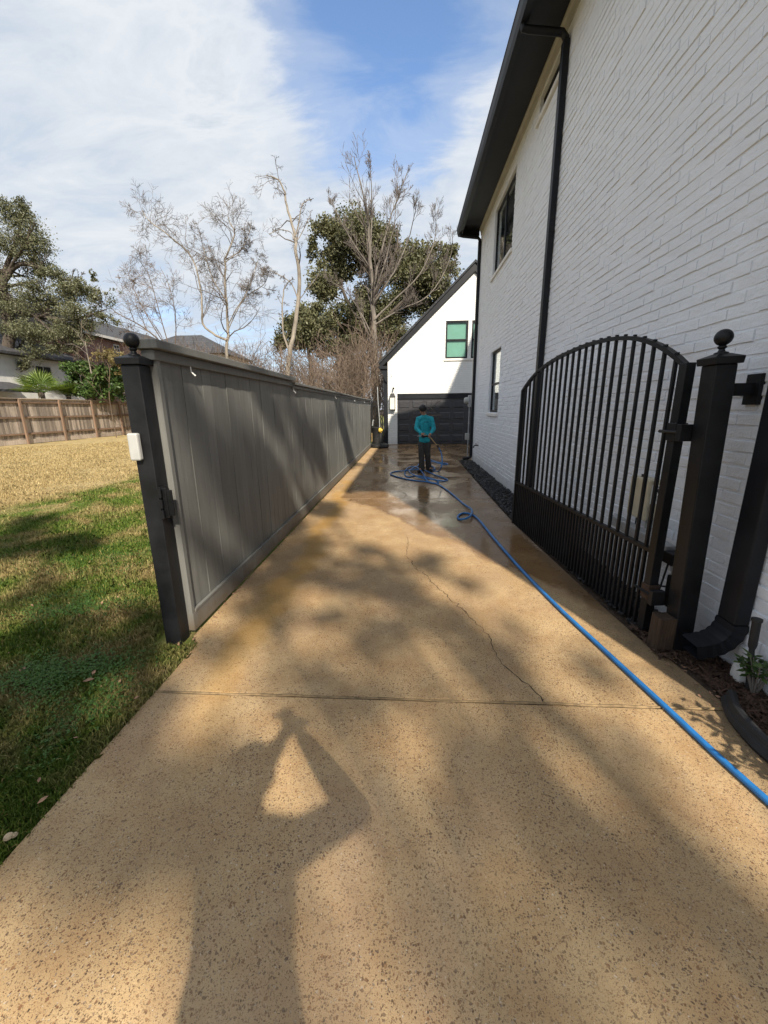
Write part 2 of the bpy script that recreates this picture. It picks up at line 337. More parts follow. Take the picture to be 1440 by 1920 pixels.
def shirtmat():
    m, n = newmat('teal_shirt')
    tcn = n('ShaderNodeTexCoord').outputs['Object']; sx = n('ShaderNodeSeparateXYZ', {0: tcn})
    x, y, z = sx.outputs
    f = n.noise(tcn, 14, 4)
    col = n.ramp(f, [(0.3, (0.012, 0.30, 0.38)), (0.7, (0.022, 0.42, 0.51))])
    def band(v, a, b): return n.math('MULTIPLY', n.math('GREATER_THAN', v, a), n.math('LESS_THAN', v, b))
    let = n.math('GREATER_THAN', n.math('SINE', n.math('MULTIPLY', x, 420.0)), -0.55)
    chest = n.math('MULTIPLY', n.math('MULTIPLY', band(x, -0.02, 0.085), band(z, 1.245, 1.268)), n.math('MULTIPLY', n.math('LESS_THAN', y, 0.0), let))
    slv = n.math('MULTIPLY', band(z, 1.16, 1.30), n.math('MULTIPLY', n.math('GREATER_THAN', x, 0.262), band(n.noise(tcn, 45, 2), 0.46, 0.8)))
    col = n.mix(n.math('MAXIMUM', chest, n.math('MULTIPLY', slv, 0.85)), col, (0.012, 0.03, 0.05))
    finish(n, col, 0.85, n.noise(n.mapping(tcn, (1, 1, 0.5)), 9, 4, 0.6, 1.2), 1.0, 0.05)
shirtmat()

# ------------------------------------------------------------------ mesh builder
class MB:
    def __init__(s): s.v = []; s.f = []
    def add(s, vs, fs):
        b = len(s.v); s.v += [tuple(p) for p in vs]; s.f += [tuple(b+i for i in f) for f in fs]; return s
    def box(s, x0, x1, y0, y1, z0, z1):
        return s.add([(x0, y0, z0), (x1, y0, z0), (x1, y1, z0), (x0, y1, z0), (x0, y0, z1), (x1, y0, z1), (x1, y1, z1), (x0, y1, z1)],
                     [(0, 3, 2, 1), (4, 5, 6, 7), (0, 1, 5, 4), (1, 2, 6, 5), (2, 3, 7, 6), (3, 0, 4, 7)])
    def bar(s, a, b, w, t, up=(0, 0, 1)):
        """a rectangular bar from a to b, w across, t along the up-ish side"""
        a, b = Vector(a), Vector(b); d = (b-a).normalized(); sx = d.cross(Vector(up))
        if sx.length < 1e-4: sx = d.cross(Vector((0, 1, 0)))
        sx.normalize(); sy = sx.cross(d)
        vs = [p + sx*(i*w/2) + sy*(j*t/2) for p in (a, b) for i, j in ((-1, -1), (1, -1), (1, 1), (-1, 1))]
        return s.add(vs, [(0, 1, 2, 3), (7, 6, 5, 4), (0, 4, 5, 1), (1, 5, 6, 2), (2, 6, 7, 3), (3, 7, 4, 0)])
    def prism(s, pts, axis, a, b):
        """extrude a closed 2-D outline along an axis ('x','y','z') from a to b"""
        m = {'x': lambda p, t: (t, p[0], p[1]), 'y': lambda p, t: (p[0], t, p[1]), 'z': lambda p, t: (p[0], p[1], t)}[axis]
        k = len(pts); vs = [m(p, a) for p in pts] + [m(p, b) for p in pts]
        return s.add(vs, [tuple(range(k))[::-1], tuple(range(k, 2*k))] + [(i, (i+1) % k, (i+1) % k+k, i+k) for i in range(k)])
    def tube(s, pts, rad, k=8, cap=True):
        pts = [Vector(p) for p in pts]
        if not isinstance(rad, (list, tuple)): rad = [rad]*len(pts)
        t0 = (pts[1]-pts[0]).normalized()
        nrm = t0.cross(Vector((0, 0, 1)) if abs(t0.z) < 0.9 else Vector((1, 0, 0))).normalized()
        rings = []
        for i, p in enumerate(pts):
            t = (pts[min(i+1, len(pts)-1)] - pts[max(i-1, 0)])
            t = t.normalized() if t.length > 1e-7 else t0
            nrm = nrm - t*nrm.dot(t)
            nrm = nrm.normalized() if nrm.length > 1e-5 else t.orthogonal().normalized()
            bn = t.cross(nrm)
            rings.append([p + (nrm*math.cos(2*math.pi*j/k) + bn*math.sin(2*math.pi*j/k))*rad[i] for j in range(k)])
        vs = [q for r in rings for q in r]
        fs = [(i*k+j, i*k+(j+1) % k, (i+1)*k+(j+1) % k, (i+1)*k+j) for i in range(len(pts)-1) for j in range(k)]
        if cap: fs += [tuple(range(k))[::-1], tuple((len(pts)-1)*k+j for j in range(k))]
        return s.add(vs, fs)
    def lathe(s, prof, c=(0, 0, 0), k=20):
        """revolve (radius, height) pairs about a vertical axis through c"""
        vs = [(c[0]+r*math.cos(2*math.pi*j/k), c[1]+r*math.sin(2*math.pi*j/k), c[2]+z) for r, z in prof for j in range(k)]
        m = len(prof)
        fs = [(i*k+j, i*k+(j+1) % k, (i+1)*k+(j+1) % k, (i+1)*k+j) for i in range(m-1) for j in range(k)]
        fs += [tuple(range(k))[::-1], tuple((m-1)*k+j for j in range(k))]
        return s.add(vs, fs)
    def mesh(s, name, mat, smooth=False):
        me = bpy.data.meshes.new(name); me.from_pydata(s.v, [], s.f); me.materials.append(MATS[mat])
        if smooth:
            me.polygons.foreach_set('use_smooth', [True]*len(me.polygons)); me.set_sharp_from_angle(angle=math.radians(42))
        me.update(); return me
    def build(s, name, mat, parent=None, smooth=False, bevel=0.0, **tags):
        return link(name, s.mesh(name, mat, smooth), parent, bevel, **tags)

def link(name, data, parent=None, bevel=0.0, loc=None, **tags):
    o = bpy.data.objects.new(name, data); COL.objects.link(o)
    if parent is not None: o.parent = parent
    if loc is not None: o.location = loc
    if bevel:
        b = o.modifiers.new('bevel', 'BEVEL'); b.width = bevel; b.segments = 2; b.limit_method = 'ANGLE'; b.angle_limit = math.radians(40)
    for k, v in tags.items(): o[k] = v
    return o
def thing(name, label, cat, group=None, loc=(0, 0, 0), rz=0.0):
    o = link(name, None, None, 0, loc, label=label, category=cat); o.empty_display_size = 0.2
    o.rotation_euler.z = rz
    if group: o['group'] = group
    return o
def mesh_np(name, verts, k, mat, attr=None):
    """all faces have k corners and share no vertices; attr: one random value per face"""
    nv = len(verts); nf = nv//k
    me = bpy.data.meshes.new(name); me.vertices.add(nv); me.vertices.foreach_set('co', np.asarray(verts, np.float32).ravel())
    me.loops.add(nv); me.loops.foreach_set('vertex_index', np.arange(nv, dtype=np.int32))
    me.polygons.add(nf); me.polygons.foreach_set('loop_start', np.arange(0, nv, k, dtype=np.int32))
    me.polygons.foreach_set('loop_total', np.full(nf, k, np.int32))
    if attr is not None:
        a = me.attributes.new('rnd', 'FLOAT', 'FACE'); a.data.foreach_set('value', np.asarray(attr, np.float32))
    me.materials.append(MATS[mat]); me.update(); me.validate(); return me
def spline(pts, per=8):
    pts = [Vector(p) for p in pts]; out = []
    for i in range(len(pts)-1):
        p0, p1, p2, p3 = pts[max(i-1, 0)], pts[i], pts[i+1], pts[min(i+2, len(pts)-1)]
        for j in range(per):
            t = j/per
            out.append(0.5*((2*p1) + (p2-p0)*t + (2*p0-5*p1+4*p2-p3)*t*t + (3*p1-p0-3*p2+p3)*t*t*t))
    out.append(pts[-1]); return out

# ------------------------------------------------------------------ ground, drive, lawn
link('ground', MB().add([(-400, -300, -0.06), (400, -300, -0.06), (400, 600, -0.06), (-400, 600, -0.06)], [(0, 1, 2, 3)]).mesh('ground', 'soil'), kind='structure')
# lawn sheet, gently uneven
vs, fs = [], []
xs = [-90, -60, -40, -30] + [-22 + 0.5*i for i in range(42)] + [-1.49]
ys = [-30, -15, -6] + [-3 + 0.5*i for i in range(60)] + [28, 32, 40, 60, 110]
for y in ys:
    for x in xs:
        edge = min(1, max(0, (-1.49-x)/0.5))
        vs.append((x, y, -0.022 + edge*(0.012*math.sin(x*1.7+y*0.9) + 0.010*math.sin(y*2.3-x))))
nx = len(xs)
fs = [(j*nx+i, j*nx+i+1, (j+1)*nx+i+1, (j+1)*nx+i) for j in range(len(ys)-1) for i in range(nx-1)]
link('lawn', MB().add(vs, fs).mesh('lawn', 'lawn', True), kind='structure')

drive = link('driveway', None, kind='structure')
def slab(x0, x1, y0, y1, right=None, left=None):
    m = MB()
    if right: m.prism([(x0, y0)] + [(x, y) for x, y in right] + (left or [(x0, y1)]), 'z', -0.10, 0.0)
    else: m.box(x0, x1, y0, y1, -0.10, 0.0)
    return m.build('slab', 'concrete', drive, bevel=0.006)
slab(-1.465, 0, -4.0, 1.905, [(1.80, -4.0), (1.78, 1.0), (1.745, 1.905)])
slab(-1.462, 0, 1.925, 7.075, [(1.735, 1.925), (1.69, 2.36), (1.63, 2.60), (1.60, 3.0), (1.50, 5.3), (1.50, 7.075)], [(-1.549, 7.075), (-1.548, 2.50), (-1.47, 2.42)])
slab(-1.549, 0, 7.087, 12.48, [(1.50, 7.087), (1.565, 12.48)])
slab(-1.549, 1.47, 12.492, 18.58)
slab(1.50, 6.5, 12.49, 18.58)
# raised strip of joint filler across the near joint, sunk fillers in the others
pts = [(-1.46 + 0.1*i, 1.915 + rnd.uniform(-0.002, 0.002), 0.001 + rnd.uniform(-0.006, 0.0025)) for i in range(33)]
MB().tube(pts, [0.0075 + rnd.uniform(-0.002, 0.002) for _ in pts], 5).build('joint_strip', 'joint_fill', drive)
MB().box(-1.46, 1.49, 7.0752, 7.0868, -0.09, -0.008).build('joint_strip', 'crack_dark', drive)
MB().box(-1.46, 1.49, 12.4803, 12.4917, -0.09, -0.008).build('joint_strip', 'crack_dark', drive)
MB().box(1.4705, 1.4995, 12.50, 18.5, -0.09, -0.012).build('joint_strip', 'crack_dark', drive)
def crack(px, w):
    pts = [gnd(x, y) for x, y in px]; dense = []
    for a, b in zip(pts[:-1], pts[1:]):
        m = max(2, int((b-a).length/0.035)); sd = Vector((-(b-a).y, (b-a).x, 0)).normalized()
        for i in range(m): dense.append(a.lerp(b, i/m) + sd*rnd.gauss(0, 0.010) + Vector((rnd.gauss(0, 0.006), 0, 0)))
    dense.append(pts[-1]); m = MB(); vs = []
    for i, p in enumerate(dense):
        t = (dense[min(i+1, len(dense)-1)]-dense[max(i-1, 0)]).normalized(); sd = Vector((-t.y, t.x, 0))
        ww = w*rnd.uniform(0.35, 1.3)*min(1, 4*(i+0.3)/len(dense), 1)
        vs += [p+sd*ww+Vector((0, 0, 0.0022)), p-sd*ww+Vector((0, 0, 0.0022))]
    m.add(vs, [(2*i, 2*i+1, 2*i+3, 2*i+2) for i in range(len(dense)-1)])
    m.build('crack', 'crack_dark', drive)
crack([(757, 988), (765, 1015), (760, 1040), (778, 1062), (805, 1085), (835, 1116), (872, 1148), (905, 1180), (922, 1200), (936, 1238), (975, 1270), (1018, 1316)], 0.0030)
crack([(753, 921), (762, 928), (756, 933)], 0.008)

# grass blades of the near lawn (closer = denser), one countless mass
def grass(nb):
    r = 1.2*np.exp(nrg.random(nb)*math.log(26.0/1.2)); th = nrg.uniform(math.radians(95), math.radians(180), nb)
    x = r*np.cos(th); y = r*np.sin(th)
    fx = x > -19.8
    x, y, r = x[fx], y[fx], r[fx]; nb = len(x)
    keep = (x < -1.452) & (y > 0.35)
    # bald edge along the concrete
    keep &= (nrg.random(nb) < np.clip((-1.44-x)/0.05, 0.25, 1)); keep &= ~((x > -1.80) & (y > 2.40))
    x, y, r = x[keep], y[keep], r[keep]; m = len(x)
    patch = np.sin(x*2.1+1.3*np.sin(y*1.7))*np.sin(y*2.4+np.sin(x*1.3)) 
    hgt = (0.022 + 0.026*nrg.random(m))*(1+0.35*patch); wd = (0.0016+0.0016*nrg.random(m))*(0.8+r*0.16)
    a = nrg.uniform(0, 2*math.pi, m); lean = nrg.random(m)*1.3; b = nrg.uniform(0, 2*math.pi, m)
    base = np.stack([x, y, np.full(m, -0.028)], 1); sd = np.stack([np.cos(a), np.sin(a), np.zeros(m)], 1)*wd[:, None]
    mid = base + np.stack([np.cos(b)*lean*hgt*0.35, np.sin(b)*lean*hgt*0.35, hgt*0.75+0.012], 1)
    tip = base + np.stack([np.cos(b)*lean*hgt*1.1, np.sin(b)*lean*hgt*1.1, hgt*(1.15-0.25*lean)+0.014], 1)
    q = np.stack([base-sd, base+sd, mid+sd*0.8, tip, mid-sd*0.8], 1).reshape(-1, 3)
    link('grass', mesh_np('grass', q, 5, 'blades', np.clip(nrg.normal(0.5, 0.22, m), 0, 1)), kind='stuff', label='short patchy winter lawn grass beside the drive', category='grass')
grass(470000)
def clover(cx, cy, rx, ry, nl):
    x = cx + nrg.normal(size=nl)*rx*0.55; y = cy + nrg.normal(size=nl)*ry*0.55
    w = np.sin(x*9)*np.sin(y*13+x*4); keep = (x < -1.52) & (w > nrg.normal(size=nl)*0.5-0.25); x, y = x[keep], y[keep]; m = len(x)
    a = nrg.uniform(0, 6.28, m); c = np.stack([x, y, 0.004 + 0.022*nrg.random(m)], 1); quads = []
    for k in range(3):
        t = a + k*2.094
        d = np.stack([np.cos(t), np.sin(t), 0.5*nrg.normal(size=m)], 1)*0.008; sd = np.stack([-np.sin(t), np.cos(t), 0.3*nrg.normal(size=m)], 1)*0.005
        quads.append(np.stack([c, c+d*0.7+sd, c+d*1.15, c+d*0.7-sd], 1))
    return np.concatenate(quads).reshape(-1, 3)
qs = np.concatenate([clover(-2.15, 2.02, 0.42, 0.26, 3600), clover(-2.75, 2.9, 0.5, 0.3, 2200), clover(-1.72, 1.72, 0.14, 0.3, 900), clover(-3.4, 4.0, 0.9, 0.5, 2500)])
link('clover', mesh_np('clover', qs, 4, 'clover_leaf', nrg.random(len(qs)//4)*0.7), kind='stuff', label='low dark green clover patch in the lawn near the post', category='clover')

# ------------------------------------------------------------------ painted-brick house on the right
WX = 2.0                                    # wall plane
HY0, HY1, HZ = 1.0, 12.75, 6.30
house = thing('brick_house', 'two-storey white painted brick house with black gutters along the driveway', 'house')
openings = [(9.35, 10.45, 1.47, 2.86), (8.92, 10.80, 4.58, 5.95), (6.52, 7.60, 5.86, 6.13)]   # y0,y1,z0,z1
ysb = sorted({HY0, HY1} | {v for o in openings for v in o[:2]}); zsb = sorted({-0.06, HZ} | {v for o in openings for v in o[2:]})
mb = MB()
for ya, yb in zip(ysb[:-1], ysb[1:]):
    for za, zb in zip(zsb[:-1], zsb[1:]):
        if any(o[0] <= ya and yb <= o[1] and o[2] <= za and zb <= o[3] for o in openings): continue
        mb.box(WX, WX+0.16, ya, yb, za, zb)
mb.box(WX+0.162, 7.6, HY0, HY0+0.16, -0.06, HZ).box(WX+0.162, 7.6, HY1-0.16, HY1, -0.06, HZ).box(7.44, 7.6, HY0+0.162, HY1-0.162, -0.06, HZ)
mb.build('wall', 'brick_white', house)
# bricks: front pieces proud of the mortar plane; the nearest 300 singly, the rest joined
CH, BL, JT, JE = 0.0785, 0.248, 0.011, 0.0045
def brick_piece(L, h, dep, rg):
    """origin at brick's near-bottom corner on the wall plane; +y along, +z up, -x out"""
    c = 0.0045; e = 0.0022; j = lambda s: rg.uniform(-s, s)
    b = [(0.002, 0, 0), (0.002, L, 0), (0.002, L, h), (0.002, 0, h)]
    f = [(-dep+j(.0012), e+j(.0016), c+j(.002)), (-dep+j(.0012), L-e+j(.0016), c+j(.002)), (-dep+j(.0012), L-e+j(.0016), h-c+j(.002)), (-dep+j(.0012), e+j(.0016), h-c+j(.002))]
    # a midpoint each on the top and bottom edge so that courses wander
    fm = [(-dep+j(.002), L*0.5+j(.04), c+j(.0035)), (-dep+j(.002), L*0.5+j(.04), h-c+j(.0035))]
    vs = b + f + fm
    return vs, [(4, 8, 9, 7), (8, 5, 6, 9), (0, 1, 5, 8, 4), (1, 2, 6, 5), (2, 3, 7, 9, 6), (3, 0, 4, 7)]
rgb = random.Random(3)
variants = []
for i in range(8):
    m = MB(); m.add(*brick_piece(BL-JE, CH-JT, 0.0030+0.0080*(i/7), rgb)); variants.append(m.mesh('brick', 'brick_white'))
full, joined = [], MB()
nc = int((6.16-0.13)/CH)
for r in range(nc):
    z = 0.13 + r*CH; y = HY0 - (r % 2)*BL*0.5
    while y < HY1-0.02:
        a, b = max(y, HY0), min(y+BL-JE, HY1); clipped = (b-a) < BL-JE-1e-4; hit = False
        spans = [(a, b)]
        for o in openings:
            if z+CH-JT > o[2]-0.01 and z < o[3]+0.01:
                ns = []
                for s0, s1 in spans:
                    if s1 <= o[0] or s0 >= o[1]: ns.append((s0, s1)); continue
                    clipped = True
                    if s0 < o[0]-0.03: ns.append((s0, o[0]-0.006))
                    if s1 > o[1]+0.03: ns.append((o[1]+0.006, s1))
                spans = ns
        zj = rgb.uniform(-0.0030, 0.0030)
        for s0, s1 in spans:
            if s1-s0 < 0.03: continue
            if not clipped: full.append((s0, z+zj))
            else:
                vs, fs = brick_piece(s1-s0, CH-JT, rgb.uniform(0.003, 0.011), rgb)
                joined.add([(WX+v[0], s0+v[1], z+zj+v[2]) for v in vs], fs)
        y += BL
def size_in_view(b):
    x, y, d = proj((WX, b[0]+0.1, b[1]+0.03))
    return d if (0 < x < 1440 and 0 < y < 1920 and d > 0) else 1e6
full.sort(key=size_in_view)
for y, z in full[:300]:
    link('brick', variants[rgb.randrange(8)], house, loc=(WX, y, z))
for y, z in full[300:]:
    vs, fs = brick_piece(BL-JE, CH-JT+rgb.uniform(-0.002, 0.006), rgb.uniform(0.0025, 0.0105), rgb)
    joined.add([(WX+v[0], y+v[1], z+v[2]) for v in vs], fs)
joined.build('brick_courses', 'brick_white', house, kind='stuff')

def window(o, parent, mull_y=None, mull_z=None, blind=None, sill=True, face='x', glassmat='pane_glass'):
    y0, y1, z0, z1 = o; f = 0.05; xa, xb = WX+0.045, WX+0.105
    w = MB().box(xa, xb, y0+.003, y0+f, z0+.003, z1-.003).box(xa, xb, y1-f, y1-.003, z0+.003, z1-.003).box(xa, xb, y0+f, y1-f, z0+.003, z0+f).box(xa, xb, y0+f, y1-f, z1-f, z1-.003)
    if mull_z: w.box(xa+.004, xb-.004, y0+f, y1-f, mull_z-0.025, mull_z+0.025)
    if mull_y: w.box(xa+.004, xb-.004, mull_y-0.03, mull_y+0.03, z0+f, z1-f)
    wo_ = w.build('window', 'black_trim', parent, bevel=0.004)
    ycuts = [y0+f] + ([mull_y] if mull_y else []) + [y1-f]; zcuts = [z0+f] + ([mull_z] if mull_z else []) + [z1-f]
    for ya, yb in zip(ycuts[:-1], ycuts[1:]):
        for za, zb in zip(zcuts[:-1], zcuts[1:]):
            MB().box(xa+.022, xa+.028, ya+.001, yb-.001, za+.001, zb-.001).build('pane', glassmat, wo_)
    MB().box(xb+.055, xb+.065, y0-.05, y1+.05, z0-.05, z1+.05).build('dark_room', 'interior', wo_)
    if blind: MB().box(xb+.02, xb+.026, y0+f*0.7, y1-f*0.7, blind, z1-0.01).build('blind', 'blind', wo_)
    if sill: MB().prism([(WX-0.045, z0-0.085), (WX-0.002, z0-0.085), (WX+0.043, z0-0.004), (WX+0.043, z0+0.002), (WX-0.045, z0-0.022)], 'y', y0-0.05, y1+0.05).build('sill', 'sill_white', wo_, bevel=0.004)
    return wo_
window(openings[0], house, mull_z=2.12, blind=2.14)
window(openings[1], house, mull_y=9.9)
window(openings[2], house)
# eaves
EX = 1.45
MB().box(EX+0.02, WX+0.05, HY0+0.0, HY1+0.05, 6.335, 6.36).build('soffit', 'soffit_black', house)
MB().box(EX-0.002, EX+0.02, HY0-0.55, HY1+0.05, 6.20, 6.42).build('fascia', 'black_trim', house)
MB().prism([(EX-0.003, 6.19), (EX-0.075, 6.19), (EX-0.10, 6.25), (EX-0.118, 6.34), (EX-0.125, 6.345), (EX-0.125, 6.36), (EX-0.003, 6.36)], 'y', HY0-0.56, HY1+0.06).build('gutter', 'black_trim', house)
MB().prism([(WX-0.014, 6.185), (WX+.02, 6.185), (WX+.02, 6.334), (WX-0.06, 6.334), (WX-0.055, 6.31), (WX-0.03, 6.285), (WX-0.022, 6.25)], 'y', HY0, HY1).build('frieze', 'cream_trim', house)
MB().box(EX+0.03, WX-0.05, HY1-0.02, HY1+0.045, 6.18, 6.334).build('eave_return', 'black_trim', house)
ry0, ry1, rx1, rw = HY0-0.55, HY1+0.09, 8.15, 3.36
rs = MB(); zE = 6.425
rs.add([(EX-0.02, ry0, zE), (rx1, ry0, zE), (rx1, ry1, zE), (EX-0.02, ry1, zE), (4.8, ry0+rw, zE+rw), (4.8, ry1-rw, zE+rw), (EX-0.02, ry0, zE-0.03), (rx1, ry0, zE-0.03), (rx1, ry1, zE-0.03), (EX-0.02, ry1, zE-0.03)],
       [(3, 0, 4, 5), (0, 1, 4), (1, 2, 5, 4), (2, 3, 5), (6, 7, 1, 0), (7, 8, 2, 1), (8, 9, 3, 2), (9, 6, 0, 3), (9, 8, 7, 6)])
rs.build('roof', 'roof_black', house)
MB().box(EX+0.022, rx1, ry0+0.02, HY0-0.002, 6.335, 6.36).box(WX+0.06, rx1, HY1+0.052, ry1-0.01, 6.335, 6.36).build('soffit', 'soffit_black', house)
MB().box(5.07, 8.1, 7.5, 12.55, 6.5, 10.05).build('shadow_block', 'brick_white', house)  # unseen block added so its long edge casts shade on the garage front
MB().box(5.0, 8.2, 7.4, 12.62, 10.052, 10.2).build('shadow_block_lid', 'roof_black', house)  # top slab of the added block, out of view, sets the shadow edge
def downspout(y, parent, top=6.2, bottom=0.12, w=0.105, d=0.078, far=False):
    x0 = WX-0.012-d
    m = MB().box(x0, x0+d, y-w/2, y+w/2, bottom+0.10, top-0.20)
    xm = x0+d/2
    m.bar((xm, y, top-0.36), (EX-0.03, y, top-0.08), w*0.9, d, (0, 1, 0)) if False else m.tube([(xm, y, top-0.24), (xm, y, top-0.17), (xm-0.05, y, top-0.11), (EX+0.04, y, top-0.06), (EX-0.03, y, top-0.045), (EX-0.04, y, top+0.01)], d*0.56, 8)
    o = m.build('downspout', 'black_trim', parent, bevel=0.006)
    return o, x0, d, w
for y in (6.43, 12.62):
    o, x0, d, w = downspout(y, house, bottom=0.0 if y < 7 else 0.05)
    for z in (1.2, 3.9):
        MB().box(x0-0.002, WX, y-w/2-0.004, y-w/2-0.0005, z, z+0.03).build('strap', 'black_trim', o)
    e = MB().tube([(x0+d/2, y, 0.20), (x0+d/2, y, 0.13), (x0+d/2-0.05, y-0.01, 0.075), (x0-0.20, y-0.03, 0.055)], 0.048, 8).build('elbow', 'black_trim', o)
# fat near downspout with a ribbed elbow kicking out over the bed
yD, x0, d = 2.275, 1.905, 0.083
o = MB().box(x0, x0+d, yD-0.068, yD+0.068, 0.33, 5.8).build('downspout', 'black_trim', house, bevel=0.008)
MB().tube([(x0+d/2, yD, 5.78), (x0+d/2, yD, 5.84), (x0+d/2-0.06, yD, 5.92), (EX+.02, yD, 6.10), (EX-.03, yD, 6.16), (EX-.04, yD, 6.21)], 0.05, 8).build('elbow', 'black_trim', o)
el = MB(); rings = []
for i in range(13):
    a = min(1, i/9)*math.radians(78); rr = 0.17; ext = max(0, i-9)*0.028
    cx_ = x0+d/2 - rr*(1-math.cos(a)) - ext*math.sin(a); cz = 0.33 - rr*math.sin(a) - ext*math.cos(a)
    up = Vector((math.cos(a), 0, -math.sin(a)*-1)); nx_ = Vector((math.cos(a), 0, math.sin(a)*-1))
    k = 1.06 if i % 2 else 1.0
    c0 = Vector((cx_, yD, cz)); ax = Vector((math.cos(a), 0, -math.sin(a)))
    rings.append([c0 + ax*(s*d/2*k) + Vector((0, t*0.07*k, 0)) for s, t in ((-1, -1), (1, -1), (1, 1), (-1, 1))])
el.add([p for r in rings for p in r], [(4*i+j, 4*i+(j+1) % 4, 4*i+4+(j+1) % 4, 4*i+4+j) for i in range(12) for j in range(4)])
el.build('elbow', 'black_trim', o)
MB().box(1.862, WX+.0, 2.50, 2.54, 1.63, 1.70).box(1.97, 1.999, 2.47, 2.57, 1.58, 1.75).build('bracket', 'black_metal', house)
# garden tap on the far end of the wall
tap = thing('garden_tap', 'small dark tap on the white wall by the far downspout', 'tap')
p = atX(895, 835, WX-0.03)
MB().tube([(WX, p.y, p.z), (WX-0.10, p.y, p.z), (WX-0.13, p.y, p.z-0.03), (WX-0.13, p.y, p.z-0.07)], 0.016, 8).build('spout', 'black_metal', tap, True)
MB().tube([(WX-0.07, p.y, p.z), (WX-0.07, p.y, p.z+0.06)], 0.008, 6).tube([(WX-0.07, p.y-0.05, p.z+0.06), (WX-0.07, p.y+0.05, p.z+0.06)], 0.009, 6).build('handle', 'black_metal', tap, True)

# ------------------------------------------------------------------ gravel strip and planting bed
def stones(name, n_, xa, xb, ya, yb, s0, s1, mat, zfun, **tags):
    t = (1+5**0.5)/2
    ico = np.array([(-1, t, 0), (1, t, 0), (-1, -t, 0), (1, -t, 0), (0, -1, t), (0, 1, t), (0, -1, -t), (0, 1, -t), (t, 0, -1), (t, 0, 1), (-t, 0, -1), (-t, 0, 1)])/1.9
    fc = np.array([(0, 11, 5), (0, 5, 1), (0, 1, 7), (0, 7, 10), (0, 10, 11), (1, 5, 9), (5, 11, 4), (11, 10, 2), (10, 7, 6), (7, 1, 8), (3, 9, 4), (3, 4, 2), (3, 2, 6), (3, 6, 8), (3, 8, 9), (4, 9, 5), (2, 4, 11), (6, 2, 10), (8, 6, 7), (9, 8, 1)])
    out = []
    for i in range(n_):
        y = nrg.uniform(ya, yb); x = nrg.uniform(max(xa, float(np.interp(y, [2.6, 5.3, 7, 12.6], [1.70, 1.54, 1.53, 1.60]))), xb)
        s = nrg.uniform(s0, s1); v = ico*(s*nrg.uniform(0.6, 1.2, 3))*(1+0.25*nrg.normal(size=(12, 1)))
        a = nrg.uniform(0, 6.28); c, sn = math.cos(a), math.sin(a)
        v = np.stack([v[:, 0]*c-v[:, 1]*sn, v[:, 0]*sn+v[:, 1]*c, v[:, 2]*0.7], 1) + [x, y, zfun(x, y)]
        out.append(v[fc].reshape(-1, 3))
    return link(name, mesh_np(name, np.concatenate(out), 3, mat), kind='stuff', **tags)
MB().add([(1.49, 2.2, -0.035), (2.0, 2.2, -0.035), (2.0, 12.7, -0.035), (1.49, 12.7, -0.035)], [(0, 1, 2, 3)]).build('gravel_bed', 'soil', None, kind='structure')
stones('gravel', 3600, 1.53, 1.985, 2.75, 12.6, 0.014, 0.030, 'stone_black', lambda x, y: -0.012+0.028*nrg.random(), label='strip of black gravel between drive and house wall', category='gravel')
MB().add([(1.73, -2.0, -0.02), (2.0, -2.0, 0.02), (2.0, 2.75, 0.01), (1.60, 2.75, -0.02), (1.70, 2.3, -0.015)], [(0, 1, 2, 3, 4)]).build('planting_bed', 'soil', None, kind='structure')
def mulch(n_):
    out = []
    for i in range(n_):
        x = nrg.uniform(1.63, 1.99); y = nrg.uniform(1.2, 2.75)
        if y < 2.35 and x < 1.75: x = nrg.uniform(1.76, 1.99)
        L, w = nrg.uniform(0.01, 0.035), nrg.uniform(0.003, 0.008); a = nrg.uniform(0, 6.28)
        dv = np.array([math.cos(a), math.sin(a), nrg.normal()*0.35])*L; sv = np.array([-math.sin(a), math.cos(a), nrg.normal()*0.4])*w
        c = np.array([x, y, 0.008+0.02*nrg.random()]); out.append(np.array([c-dv-sv, c+dv-sv*0.6, c+dv+sv, c-dv*0.9+sv]))
    link('mulch', mesh_np('mulch', np.concatenate(out), 4, 'mulch'), kind='stuff', label='dark bark mulch in the bed beside the near downspout', category='mulch')
mulch(4200)

# black edging kerb of the bed
pts = [gnd(1352, 1318), gnd(1362, 1350), gnd(1400, 1398), gnd(1445, 1440), gnd(1500, 1500)]
pts = spline([Vector((p.x+0.035, p.y, 0.035)) for p in pts], 6)
ed = MB(); ed.tube([Vector((p.x, p.y, 0.02)) for p in pts], 0.035, 8); ed.tube([Vector((p.x+0.008, p.y, 0.065)) for p in pts], 0.022, 8)
ed.tube([Vector((p.x+0.004, p.y, 0.045)) for p in pts], 0.024, 8)
ed.build('bed_edging', 'black_rubber', None, True, label='thick black rubber edging of the planting bed at the right border', category='edging')
b = thing('riser_pipe', 'upright black pipe with thick cap end standing in the planting bed', 'pipe', loc=(0, 0, 0))
q0, q1, q2 = atX(1403, 1285, 1.93), atX(1410, 1215, 1.93), atX(1420, 1160, 1.93)
MB().tube([(q0.x, q0.y, -0.02), q0, q1], 0.014, 10).build('pipe', 'black_rubber', b, True)
MB().tube([q1, q1.lerp(q2, .12), q1.lerp(q2, .9), q2.lerp(q1, .08), q2], [0.017, 0.021, 0.021, 0.026, 0.026], 12).build('cap', 'black_rubber', b, True)
p = atX(1390, 1258, 1.95)
m = MB(); base = [(-.055, -.03), (.03, -.045), (.06, .0), (.03, .05), (-.04, .04)]
